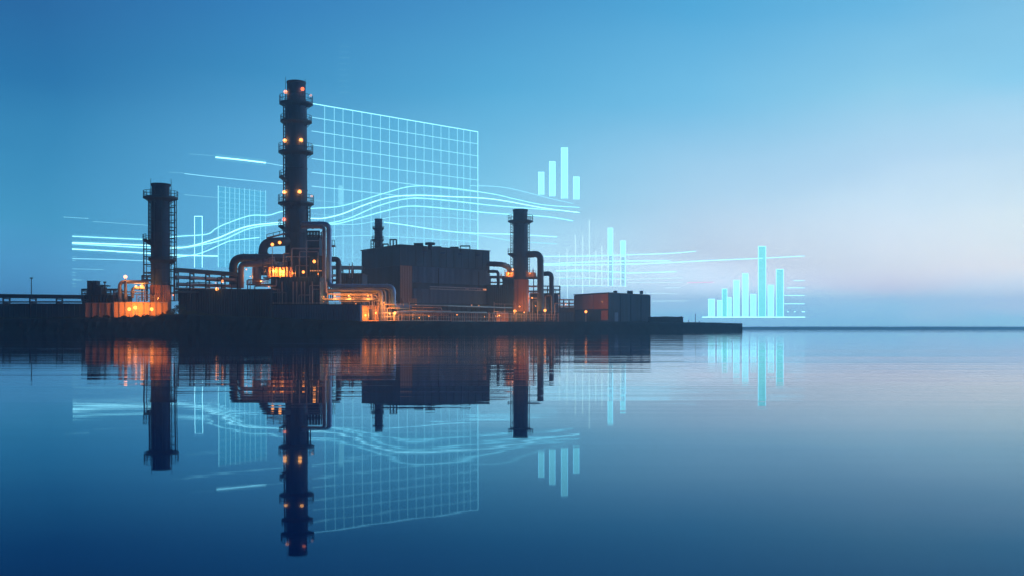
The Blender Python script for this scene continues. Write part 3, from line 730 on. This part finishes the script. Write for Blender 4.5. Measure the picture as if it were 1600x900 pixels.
wall_lamp(617,489,257,1500,'bright lamp at the foot of the blue pipe bend',r=.34)
wall_lamp(545,462.5,255.2,1500,'added lamp under the horizontal lit pipes, right',r=.16)  # added lamps here and below bring orange light onto the front pipes
wall_lamp(523,462.5,255.2,1300,'added lamp under the horizontal lit pipes, left',r=.16)
wall_lamp(575,462.5,255.2,1600,'added lamp between the horizontal lit pipes near the bend',r=.16)
wall_lamp(640,487,268,600,'lamp by the brown corner of the hall',r=.2)
wall_lamp(670,494,272,1500,'low lamp behind the bar fence, first',r=.16,core='lamp_glow')
wall_lamp(714,492,284,1200,'low lamp behind the bar fence, middle one',r=.16,core='lamp_glow')
wall_lamp(737,477,290,250,'small glint lamp under the hall canopy, left of two',r=.16,core='lamp_dim')
wall_lamp(748,477.5,290,250,'small glint lamp under the hall canopy, right of two',r=.16,core='lamp_dim')
wall_lamp(780,493,303,2600,'low lamp behind the fence near the right chimney',r=.16,core='lamp_glow')
street_lamp(804.5,486,503,313,3000,'lamp in front of the right chimney foot',r=.45)
street_lamp(819,488,503,318,700,'dimmer lamp right of the right chimney foot',r=.2,core='lamp_glow')
street_lamp(851.5,485,503,320,2200,'lamp in front of the tall hooked duct',r=.45)
wall_lamp(831.5,465.5,334,500,'small lamp high between right chimney and hooked duct',r=.26,core='lamp_glow')
wall_lamp(801,421,321,700,'lamp on the small glowing deck',r=.3)
wall_lamp(795,427,325,900,'lamp low inside the small glowing deck',r=.2)
wall_lamp(828,427,327,250,'lamp on the dim deck right of the right chimney',r=.22,core='lamp_glow')
wall_lamp(884,476,354,1500,'lamp inside the low orange lit rack',r=.16,core='lamp_glow')
wall_lamp(873,462,352,500,'lamp lighting the open steelwork',r=.14,core='lamp_glow')
street_lamp(915.5,487,503,347,1300,'lone lamp post before the box building',r=.45)
wall_lamp(459,427,259,260,'small added lamp among the pipes at the tallest chimney foot, left',r=.16,core='lamp_glow')  # added pair, raises the light among the pipes at the foot
wall_lamp(497,428,259.6,260,'small added lamp among the pipes at the tallest chimney foot, right',r=.16,core='lamp_glow')
wall_lamp(420,448,250,160,'small lamp on the stacked pipes below the brightest orange deck',r=.16,core='lamp_glow')
wall_lamp(600,473,255.8,1500,'lamp between the falling pipes at the bend',r=.16,core='lamp_glow')
wall_lamp(609,490,255.5,1500,'lamp at the foot of the slim falling pipes',r=.2,core='lamp_core')
wall_lamp(506,464,255,220,'lamp where the stepped thin pipe meets the straight glowing pipe',r=.14,core='lamp_glow')
wall_lamp(556,474.5,253,350,'row lamp above the shed roof, right',r=.12,core='lamp_core')
wall_lamp(534,474.5,253,300,'row lamp above the shed roof, middle',r=.12,core='lamp_glow')
wall_lamp(812,479,326,2600,'lamp against the ribbed foot of the right chimney',r=.2,core='lamp_glow')
wall_lamp(837,478,330,1000,'lamp low between the right chimney and the hooked duct',r=.14,core='lamp_glow')
wall_lamp(247,466,237.5,900,'lamp against the foot of the left chimney',r=.14,core='lamp_glow')
wall_lamp(391,432,260.5,420,'lamp between the short thick duct and its neighbour',r=.14,core='lamp_glow')
wall_lamp(650,476,276,600,'lamp under the brown panel at the hall corner',r=.14,core='lamp_glow')
wall_lamp(655,497,268,900,'lamp behind the fence bars left of the first low one',r=.12,core='lamp_glow')
wall_lamp(757,495,294,900,'lamp behind the fence bars right of the middle one',r=.12,core='lamp_glow')
wall_lamp(941,472,344,700,'lamp over the box building door',r=.1,core='lamp_dim')

# poles
def pole(px,py0,py1,Y,label,r=.09,head=True):
    a=at(px,py1,Y); b=at(px,py0,Y); t=thing('pole',a,label,'pole','bare poles')
    m=MB(); m.tube([a-Vector((0,0,.4)),b],[r*1.3,r],8); m.build('pole_shaft','dark_steel',t)
    if head: m=MB(); m.bar(b-Vector((.3,0,0)),b+Vector((.3,0,0)),.3,.28); m.build('lamp_head','dark_steel',t)
pole(49,434.5,462,230,'unlit pole standing over the trestle at far left')
pole(1086.5,490,504,374,'taller bare pole on the headland',.1,False)
pole(1076,499.5,504,372,'short bare pole on the headland',.1,False)
pole(1092.5,501,504.5,376,'stubby post right of the headland poles',.12,False)
pole(177,472,497,234,'upright post where the wall brightens',.16,False)

# ------------------------------------------------------------------ bushes and grass
def bush(px,pyb,w_px,h_px,Y,label,seed):
    R=random.Random(seed); k=sc(Y); c=at(px,pyb,Y); W=w_px*k/2; H=h_px*k
    t=thing('bush',c,label,'bush','bushes on the bank')
    st=MB()
    for i in range(6):
        a=R.uniform(0,6.28); p=c+Vector((math.cos(a)*W*.55,math.sin(a)*W*.55,H*R.uniform(.6,.95))); st.tube([c-Vector((0,0,.3)),c.lerp(p,.5)+Vector((0,0,.15)),p],[.07,.05,.02],5)
    st.build('stem','bark',t)
    m=MB(); cl=[]
    for i in range(16):
        a=R.uniform(0,6.28); rr=R.random()**.5*W*.9; h=R.random()**.7*H*(1-.45*(rr/W)**2)
        cl.append((Vector((math.cos(a)*rr,math.sin(a)*rr*.8,h)),R.uniform(.18,.34)*H+.12))
    for (q,rad) in cl:
        for j in range(60):
            v=Vector((R.gauss(0,1),R.gauss(0,1),R.gauss(0,1))).normalized()*rad*R.uniform(.45,1.05)
            p=c+q+v; s_=R.uniform(.06,.14)
            d1=Vector((R.gauss(0,1),R.gauss(0,1),R.gauss(0,1))).normalized()*s_; d2=d1.orthogonal().normalized()*s_*.6
            m.add([p-d1,p+d2,p+d1,p-d2],[(0,1,2,3)])
    m.build('foliage','leaf',t)
bl=[(268,494,18,11,233,'tall leafy bush at the right end of the lit wall'),(281,492,22,14,234,'biggest bush below the long pipe rack'),
    (255,496,14,6,231,'low bush just right of the third lamp post'),(228,497,12,5,229,'low bush before the third lamp post'),
    (214,497,9,4,229,'tiny bush under the tallest wall lamp post'),(193,498,11,4,228,'tiny bush at the left edge of the bright wall'),
    (165,498,16,4.5,228,'spreading low bush before the dim wall'),(150,498,12,4,228,'low bush left of the spreading one'),
    (104,498,10,3,227,'small bush before the dark blue wall'),(299,494,16,9,236,'round bush right of the biggest bush'),
    (318,496,18,7,238,'low wide bush before the dark storage block'),(345,498,16,5,238,'flat bush before the middle of the storage block')]
for i,bb in enumerate(bl): bush(*bb,seed=20+i)
gm=MB(); R=random.Random(12)
for i in range(5200):
    px=R.uniform(-60,560) if i<3600 else R.uniform(560,1160)
    Y0=lerp(YB,px); st=6.0 if px<500 else 2.5
    Y=Y0+R.uniform(.75,1.5)*st; p=Vector(((px-800)*Y/F,Y,gz(px)-.12))
    h=R.uniform(.15,.5)*(1 if px<500 else .6); a=R.uniform(0,6.28); w_=R.uniform(.03,.08)
    d=Vector((math.cos(a),math.sin(a),0))*w_; tip=p+Vector((R.uniform(-.15,.15),R.uniform(-.1,.1),h))
    gm.add([p-d,p+d,tip],[(0,1,2)])
tag(gm.build('grass','leaf'),kind='stuff')

# ------------------------------------------------------------------ floating light charts (one upright sheet of light behind the plant)
def Yp(px): return 330/(1-(px-490)*.000486)
def hp(px,py,dy=0): return at(px,py,Yp(px)+dy)
def strip(mb, pts, wpx, dy=0, hh=None):
    for (a,b) in zip(pts,pts[1:]):
        A=hp(*a,dy); B=hp(*b,dy); k=sc((A.y+B.y)/2); vert=abs(B.z-A.z)>abs(B.x-A.x)*3; mb.bar(A,B,*((wpx*k,.06) if vert else (.06,wpx*k)))
def spline(pts, n=8):
    P=[Vector((p[0],p[1],0)) for p in pts]; out=[]
    for i in range(len(P)-1):
        p0=P[max(0,i-1)];p1=P[i];p2=P[i+1];p3=P[min(len(P)-1,i+2)]
        for k in range(n):
            t=k/n; q=.5*((2*p1)+(-p0+p2)*t+(2*p0-5*p1+4*p2-p3)*t*t+(-p0+3*p1-3*p2+p3)*t**3); out.append((q.x,q.y))
    out.append((P[-1].x,P[-1].y)); return out
def htube(mb, pts, wpx, dy=0):
    Q=spline(pts); P=[hp(x,y,dy) for x,y in Q]; k=sc(P[0].y)
    mb.tube(P,wpx*k*.44,6)
HG='floating light charts'
# big grid
t=thing('hologram_grid',hp(620,410),'large tilted square grid of thin light right of the tallest chimney','hologram',HG)
vx=[507.3,522.3,536,551.2,565.5,579.9,594.5,608.5,622.5,636.2,649.6,662.6,676.3,689,701.6,714.6,724.6,734.6,746.4]
def yg(px,h): return HZ-h*330/Yp(px)
m=MB()
for x in vx: strip(m,[(x,yg(x,352)),(x,410)],.7)
m.build('grid_line','holo_soft',t,'upright lines')
m=MB()
for i in range(7): h=352-21.5*i; strip(m,[(487,yg(487,h)),(747,yg(747,h))],1.0)
m.build('grid_line','holo_soft',t,'upper level lines')
m=MB()
for i in range(7,13): h=352-21.5*i; strip(m,[(487,yg(487,h)),(747,yg(747,h))],.7)
m.build('grid_line','holo_faint',t,'lower level lines')
m=MB(); strip(m,[(487,yg(487,352)),(747,yg(747,352))],1.2); strip(m,[(746.6,yg(746.6,352)),(746.6,414)],.9); m.build('frame','holo_line',t)
m=MB(); 
for (a,b,y0,y1) in ((505,747,None,None),):
    A=hp(a,yg(a,352),.6);B=hp(b,yg(b,352),.6);C_=hp(b,430,.6);D=hp(a,430,.6)
    m.hexa([D,C_,C_+Vector((0,.04,0)),D+Vector((0,.04,0))],[A,B,B+Vector((0,.04,0)),A+Vector((0,.04,0))])
m.build('light_pane','holo_pane',t)
# small grid
t=thing('hologram_grid',hp(380,415),'small dense grid of light between the left and tallest chimneys','hologram',HG)
m=MB()
for i,x in enumerate([341,352,359,367,374,382,390,398,407,415]): strip(m,[(x,290+(x-341)*.1),(x,418)],1.2 if i==0 else .55)
m.build('grid_line','holo_soft',t,'upright lines')
m=MB()
for i in range(15): strip(m,[(341,291+i*8.2),(417,291+i*8.2+(9-.55*i))],.6)
m.build('grid_line','holo_faint',t,'level lines')
m=MB(); A=hp(341,291,.6);B=hp(416,299,.6);C_=hp(416,418,.6);D=hp(341,418,.6)
m.hexa([D,C_,C_+Vector((0,.04,0)),D+Vector((0,.04,0))],[A,B,B+Vector((0,.04,0)),A+Vector((0,.04,0))])
m.build('light_pane','holo_pane_strong',t)
# line graph
t=thing('hologram_line_graph',hp(500,345),'bundle of long glowing curves flowing behind all the chimneys','hologram',HG)
curves=[
 ('holo_line',1.5,[(113,369),(235,374),(275,369.5),(322,366),(336,358),(352,350),(390,337),(420,336),(442,330),(480,326),(525,323),(555,316),(600,302),(645,290.8),(700,293),(770,303),(805,311),(850,320),(905,324)]),
 ('holo_bright',2.0,[(113,379),(235,383.5),(275,386.5),(300,384),(340,372),(385,354),(440,347),(480,341.5),(505,341),(535,334),(570,320),(610,308),(650,305),(700,307),(770,311),(850,325),(905,332)]),
 ('holo_line',1.8,[(113,380.5),(235,387.5),(275,388),(312,383),(350,374),(390,357),(440,350),(505,349.5),(545,341),(590,322),(640,310),(700,313),(770,321),(850,327),(880,329)]),
 ('holo_bright',1.7,[(113,389),(170,392),(235,396),(275,398.5),(340,400)]),
 ('holo_line',1.4,[(275,402),(312,396),(350,380),(362,376),(405,371)]),
 ('holo_line',1.6,[(470,345),(520,350),(560,341),(600,330),(640,322),(700,326),(770,333),(850,338),(895,345)]),
 ('holo_line',1.5,[(600,347),(630,351),(690,360),(735,364),(800,366),(870,370)]),
 ('holo_soft',1.2,[(730,364),(800,376),(870,381)]),
 ('holo_soft',1.0,[(480,372),(560,368),(640,371),(747,378)]),
 ('holo_soft',1.1,[(480,350),(560,350),(620,338),(700,340),(747,344)]),
 ('holo_soft',1.1,[(735,290),(790,293),(860,310),(895,318)]),
 ('holo_soft',1.2,[(113,404),(180,405.5),(235,408)]),
 ('holo_faint',.9,[(145,346),(190,349),(232,352)]),
 ('holo_soft',1.0,[(182,394),(235,395)]),
 ('holo_faint',.9,[(113,420),(162,421)]),
 ('holo_bright',2.4,[(337,245.5),(376,249.5),(415,254.2)]),
 ('holo_soft',1.0,[(415,254.2),(442,259)]),
 ('holo_soft',1.2,[(288,271),(340,277),(442,287)]),
 ('holo_faint',.9,[(288,304),(340,308.5)]),
 ('holo_faint',.9,[(315,392),(350,369),(400,352),(440,347)]),
]
for (mt,wd,pts) in curves:
    m=MB(); htube(m,pts,wd,-.3); cv=m.build('curve',mt,t)
    if len(pts)>8 or wd>1.6:
        m=MB(); htube(m,pts,wd*4.5,-.3); m.build('halo','holo_halo',cv)
m=MB()
for y in (401,404,407,426,430,436,443,447): strip(m,[(113,y),(119,y)],.6)
for y in (437.5,): strip(m,[(113,y),(128,y)],.9)
m.build('tick_mark','holo_faint',t)
t=thing('hologram_line_graph',hp(960,415),'bundle of long glowing lines right of the right chimney','hologram',HG)
for (mt,wd,pts) in [
 ('holo_line',.9+.4,[(850,400.5),(920,400),(1000,397.5),(1045,396),(1087,392.5)]),
 ('holo_line',.9+.5,[(850,412.5),(905,410),(955,408),(1047,407.5)]),
 ('holo_line',.9+.6,[(850,414),(940,413.5),(1020,411.5),(1110,407),(1180,404),(1257,400)]),
 ('holo_line',.9+.3,[(868,423.5),(905,421.8),(945,424),(980,426.5),(1020,425.5),(1057,424.5)]),
 ('holo_thin',.8+.2,[(868,434),(905,432.5),(960,436.5),(1066,434)]),
 ('holo_thin',.8+.1,[(873,446),(905,445.5),(980,447.5)]),
 ('holo_thin',.8+.0,[(980,441.5),(1065,441)]),
 ('holo_thin',.8+.0,[(1040,449.5),(1063,449.5)]),
 ('holo_thin',.8+.0,[(985,458),(1060,459)]),
 ('holo_thin',.8+.0,[(1020,470.5),(1075,470)]),
 ('holo_pink',2.0,[(1074,441.8),(1095,441.3),(1115,440.8)])]:
    m=MB(); htube(m,pts,wd,-.3); m.build('curve',mt,t)
def bars(label, blist, depth=.35, extra=None, Yf=None, ed='holo_line'):
    base=blist[0]; f=(lambda px,py: at(px,py,Yf)) if Yf else (lambda px,py: hp(px,py))
    t=thing('hologram_bar_chart',f(base[0],base[3]),label,'hologram',HG)
    for (x0,x1,y0,y1,mt) in blist:
        a=f((x0+x1)/2,y1); k=a.y/F; w2=(x1-x0)/2*k; h=(y1-y0)*k
        m=MB(); m.box(a.x-w2,a.x+w2,a.y,a.y+depth,a.z,a.z+h); o=m.build('bar',mt,t)
        m=MB(); e=.8*k
        m.box(a.x-w2-e/2,a.x-w2+e/2,a.y-.05,a.y-.01,a.z,a.z+h); m.box(a.x+w2-e/2,a.x+w2+e/2,a.y-.05,a.y-.01,a.z,a.z+h)
        m.box(a.x-w2+e/2+.01,a.x+w2-e/2-.01,a.y-.05,a.y-.01,a.z+h-e,a.z+h); m.build('edge_line',ed,o)
    return t,f
bars('four floating bars of light high above the right chimney',[(841.5,850,268.5,304,'holo_bar'),(858.5,867.5,252,306.5,'holo_bar'),(877,887,230.5,310,'holo_bar'),(896,905,276,311.5,'holo_bar')])
t,f=bars('pair of slim light bars with thin upright lines above the box building',[(950,957.5,356,398,'holo_bar'),(969.8,977,376,400,'holo_bar'),(950,957.5,398.3,447,'holo_pane_strong'),(969.8,977,400.3,447,'holo_pane_strong')])
for (x,y0,y1,wd) in ((874,392,446,.8),(886,388,446,1.0),(899,367,446,1.0),(910.5,367,470,1),(920.8,344,446,1.0),(931,392,446,1.2),(940.5,384,446,1.2),(950.5,398,447,1.3),(957,398,447,.8),(970,400,447,1.3),(976.5,400,447,1.3),(961,392,447,.7),(886.5,446,476,.7)):
    m=MB(); strip(m,[(x,y0),(x,y1)],wd*1.25); m.build('axis_line','holo_thin',t)
for y in (424,435,446.8):
    m=MB(); strip(m,[(874,y),(978,y)],.9); m.build('axis_line','holo_soft',t)
T='holo_bar_teal'; Bm='holo_bar'; yb=495.3
t,f=bars('ten tall light bars in a row floating off the headland tip',[(1106.8,1116.5,467,yb,Bm),(1121,1128,469,yb,Bm),(1128.4,1136,451,yb,T),(1136.4,1142.5,464.5,yb,Bm),(1146,1155,437.5,yb,Bm),(1160,1169,427,yb,Bm),(1173,1181.3,459.5,yb,Bm),(1185,1196.5,384.5,yb,T),(1200,1209,445,yb,Bm),(1213,1224,420.5,yb,T)],Yf=500)
k=500/F
m=MB(); a=at(1097,495.5,499.8); b=at(1258,495.5,499.8); m.bar(a,b,.1,1.1*k); m.build('baseline','holo_bright',t)
m=MB()
for y,x0 in ((438.5,1240),(449.7,1230),(461.6,1225),(474.6,1225)): m.bar(at(x0,y,500),at(1257,y,500),.06,.9*k)
m.build('tick_mark','holo_line',t)
m=MB()
for x in (1231,1242,1254,1256.5): p=at(x,487,500); m.box(p.x-.35,p.x+.35,p.y,p.y+.1,p.z-.25,p.z+.25)
m.build('dot','holo_line',t)
t,f=bars('narrow outlined light bar just right of the left chimney',[(304,316,337.5,418,'holo_pane_strong')],ed='holo_bright')
t,f=bars('faint stubby light bar right of the tallest chimney',[(529,536.5,290,320,'holo_faint')],ed='holo_faint')
# rows of tiny unreadable dashes
def dashes(label,x0,x1,y,slope,R,rows=1,dy=6,mt='holo_faint',h=1.3):
    t=thing('hologram_caption',hp(x0,y),label,'hologram',HG); m=MB()
    for r in range(rows):
        x=x0
        while x<x1:
            w_=R.uniform(.8,1.8); yy=y+r*dy+(x-x0)*slope; p=hp(x,yy); q=hp(min(x1,x+w_),yy+w_*slope); m.bar(p,q,.05,h*R.uniform(.5,1)*sc(p.y)); x+=w_+R.uniform(1.2,2.4)
    m.build('dash_row',mt,t)
R=random.Random(2)
dashes('dotted row of light above the left lines',100,138,339,.06,R,mt='holo_soft')
dashes('dotted row of light left of the thick short line',297,334,240.5,.07,R)
dashes('dotted row of light left of the upper thin line',264,286,269,.05,R)
dashes('stack of short light dashes left of the four bars',808,821,270,.08,R,4,6.5,h=1)
dashes('faint column of light specks above the big grid',530,546,72,.02,R,9,9,h=.6)

# ------------------------------------------------------------------ haze
hz=MB(); hz.box(-2400,2400,-90,2400,-4.5,72)
hm=bpy.data.materials.new('haze_air'); hm.use_nodes=True; nt=hm.node_tree; nt.nodes.clear()
o=nt.nodes.new('ShaderNodeOutputMaterial'); v=nt.nodes.new('ShaderNodeVolumePrincipled')
v.inputs['Color'].default_value=(.38,.74,1,1); v.inputs['Density'].default_value=.0006; v.inputs['Anisotropy'].default_value=.55
nt.links.new(v.outputs[0],o.inputs['Volume']); MATS['haze_air']=hm
tag(hz.build('haze','haze_air'),kind='stuff')

# ------------------------------------------------------------------ world: dusk sky (bright afterglow to the right, dark behind the viewer)
def lin(c): c/=255.0; return c/12.92 if c<=.04045 else ((c+.055)/1.055)**2.4
wd=bpy.data.worlds.new('World'); S.world=wd; wd.use_nodes=True; nt=wd.node_tree; nt.nodes.clear(); L=nt.links
out=nt.nodes.new('ShaderNodeOutputWorld'); bg=nt.nodes.new('ShaderNodeBackground')
tc=nt.nodes.new('ShaderNodeTexCoord'); sx=nt.nodes.new('ShaderNodeSeparateXYZ'); L.new(tc.outputs['Generated'],sx.inputs[0])
def mth(op,a,b=None,clamp=False):
    n=nt.nodes.new('ShaderNodeMath'); n.operation=op; n.use_clamp=clamp
    for i,q in enumerate((a,b)):
        if q is None: continue
        if isinstance(q,(int,float)): n.inputs[i].default_value=q
        else: L.new(q,n.inputs[i])
    return n.outputs[0]
azi=mth('ARCTAN2',sx.outputs[0],sx.outputs[1])      # 0 straight ahead, + to the right
elev=mth('ARCSINE',sx.outputs[2])
ev=mth('DIVIDE',elev,math.pi/2,True)                # 0 horizon .. 1 zenith
cols_={75: [(0, (39.6, 107.1, 165.4)), (130, (41.5, 121.7, 177.4)), (250, (60.7, 149.9, 199.1)), (350, (76.6, 171.5, 217.1)), (450, (110.4, 195.5, 254.2)), (510, (129.7, 214.3, 278.4))], 405: [(0, (51.7, 129.3, 189.3)), (120, (61.5, 146.7, 199.1)), (230, (91.5, 175.2, 223.4)), (350, (108.3, 198.6, 245.5)), (450, (145.4, 247.4, 294.6)), (510, (172.1, 270.3, 322.3))], 785: [(0, (71.2, 152.4, 206.1)), (130, (89.1, 178.0, 223.3)), (250, (127.3, 207.3, 242.9)), (320, (146.1, 222.8, 253.8)), (450, (231.8, 291.7, 313.8)), (510, (218.5, 298.0, 337.7))], 1095: [(0, (83.9, 172.9, 221.6)), (150, (121.1, 198.8, 237.7)), (300, (190.3, 230.7, 254.4)), (400, (234.0, 249.1, 262.7)), (460, (299.4, 318.0, 333.1)), (505, (220.8, 301.1, 340.0))], 1405: [(0, (108.9, 187.7, 230.2)), (120, (149.9, 213.1, 241.4)), (250, (196.9, 231.1, 253.0)), (320, (232.0, 253.0, 264.2)), (400, (274.4, 273.1, 272.8)), (440, (288.8, 278.8, 285.4)), (470, (256.8, 307.3, 325.1)), (505, (219.1, 291.3, 319.0))], 1585: [(0, (128.7, 195.0, 230.4)), (120, (146.6, 213.1, 243.4)), (250, (204.0, 234.9, 252.0)), (350, (252.7, 263.2, 261.7)), (410, (291.1, 282.4, 272.2)), (485, (296.9, 310.8, 319.2)), (505, (240.3, 306.1, 318.2))]}
nzt=nt.nodes.new('ShaderNodeTexNoise'); nzt.inputs['Scale'].default_value=2.2; nzt.inputs['Detail'].default_value=6
mpn=nt.nodes.new('ShaderNodeMapping'); mpn.inputs['Scale'].default_value=(1,1,4); L.new(tc.outputs['Generated'],mpn.inputs[0]); L.new(mpn.outputs[0],nzt.inputs[0])
evn=mth('ADD',ev,mth('MULTIPLY',mth('SUBTRACT',nzt.outputs[0],.5),.055),True)
azn=mth('ADD',azi,mth('MULTIPLY',mth('SUBTRACT',nzt.outputs[0],.5),.12))
prev=None; prev_az=None
for px,col in sorted(cols_.items()):
    az=math.atan((px-800)/F); ca=math.cos(az)
    r=nt.nodes.new('ShaderNodeValToRGB'); L.new(evn,r.inputs[0]); el=r.color_ramp.elements
    pts=[]
    for py,c in col: pts.append((math.atan((HZ-py)/F*ca)/(math.pi/2),c))
    pts.sort(); top=pts[-1][1]
    pts.append((.30,tuple(q*.86 for q in top))); pts.append((.55,tuple(q*.66 for q in top))); pts.append((1,(45,105,180)))
    el[0].position=max(0,pts[0][0]); el[0].color=(*[lin(q) for q in pts[0][1]],1)
    el[1].position=pts[1][0]; el[1].color=(*[lin(q) for q in pts[1][1]],1)
    for p_,c in pts[2:]: e_=el.new(p_); e_.color=(*[lin(q) for q in c],1)
    if prev is None: prev=r.outputs[0]
    else:
        mr=nt.nodes.new('ShaderNodeMapRange'); mr.inputs[1].default_value=prev_az; mr.inputs[2].default_value=az; L.new(azn,mr.inputs[0])
        mx=nt.nodes.new('ShaderNodeMix'); mx.data_type='RGBA'; L.new(mr.outputs[0],mx.inputs[0]); L.new(prev,mx.inputs[6]); L.new(r.outputs[0],mx.inputs[7]); prev=mx.outputs[2]
    prev_az=az
# darkness towards the night side behind the viewer
fr=nt.nodes.new('ShaderNodeMapRange'); fr.interpolation_type='SMOOTHSTEP'
dirv=mth('ADD',mth('MULTIPLY',sx.outputs[0],.35),mth('MULTIPLY',sx.outputs[1],.94))
fr.inputs[1].default_value=-.35; fr.inputs[2].default_value=.72; fr.inputs[3].default_value=.15; fr.inputs[4].default_value=1; L.new(dirv,fr.inputs[0])
fr.inputs[3].default_value=0
nm=nt.nodes.new('ShaderNodeMix'); nm.data_type='RGBA'; nm.inputs[6].default_value=(.045,.10,.17,1); nm.inputs[7].default_value=(1,1,1,1); L.new(fr.outputs[0],nm.inputs[0])
dk=nt.nodes.new('ShaderNodeVectorMath'); dk.operation='MULTIPLY'; L.new(prev,dk.inputs[0]); L.new(nm.outputs[2],dk.inputs[1])
sky=nt.nodes.new('ShaderNodeTexSky'); sky.sky_type='NISHITA'; sky.sun_disc=False; sky.sun_elevation=math.radians(-2); sky.sun_rotation=math.radians(55)
sk=nt.nodes.new('ShaderNodeVectorMath'); sk.operation='SCALE'; sk.inputs['Scale'].default_value=.01; L.new(sky.outputs[0],sk.inputs[0])
gl=nt.nodes.new('ShaderNodeMapRange'); gl.interpolation_type='SMOOTHSTEP'; gl.inputs[1].default_value=.80; gl.inputs[2].default_value=1.0; gl.inputs[3].default_value=0; gl.inputs[4].default_value=3.0
dt=nt.nodes.new('ShaderNodeVectorMath'); dt.operation='DOT_PRODUCT'; L.new(tc.outputs['Generated'],dt.inputs[0])
ga=math.radians(70); dt.inputs[1].default_value=(math.sin(ga)*math.cos(.15),math.cos(ga)*math.cos(.15),math.sin(.15)); L.new(dt.outputs['Value'],gl.inputs[0])
gs=nt.nodes.new('ShaderNodeVectorMath'); gs.operation='SCALE'; gs.inputs[0].default_value=(.45,.75,1.0); L.new(gl.outputs[0],gs.inputs['Scale'])
ga2=nt.nodes.new('ShaderNodeVectorMath'); ga2.operation='ADD'; L.new(dk.outputs[0],ga2.inputs[0]); L.new(gs.outputs[0],ga2.inputs[1]); dk=ga2
ad=nt.nodes.new('ShaderNodeVectorMath'); ad.operation='ADD'; L.new(dk.outputs[0],ad.inputs[0]); L.new(sk.outputs[0],ad.inputs[1])
L.new(ad.outputs[0],bg.inputs[0]); bg.inputs[1].default_value=1.0; L.new(bg.outputs[0],out.inputs[0])

# afterglow: weak, wide, low light from the bright side of the sky
sl=bpy.data.lights.new('sun','SUN'); sl.energy=.12; sl.angle=math.radians(12); sl.color=(.85,.9,1)
so=bpy.data.objects.new('sun',sl); COL.objects.link(so); so.rotation_euler=Vector((-math.sin(math.radians(55)),-math.cos(math.radians(55)),-.12)).to_track_quat('-Z','Y').to_euler()

# ------------------------------------------------------------------ camera
cd=bpy.data.cameras.new('camera'); cam=bpy.data.objects.new('camera',cd); COL.objects.link(cam)
cam.location=(0,0,CAMZ); cam.rotation_euler=(math.pi/2,0,0); cd.sensor_width=36; cd.lens=36*F/1600
cd.shift_y=(HZ-450)/1600; cd.clip_end=20000; cd.clip_start=.1; S.camera=cam
S.view_settings.view_transform='Standard'; S.view_settings.look='None'; S.view_settings.exposure=0; S.view_settings.gamma=1
S.view_settings.use_curve_mapping=False
S.cycles.use_denoising=True
S.cycles.max_bounces=6; S.cycles.transparent_max_bounces=24; S.cycles.volume_bounces=1
S.cycles.sample_clamp_indirect=1.1
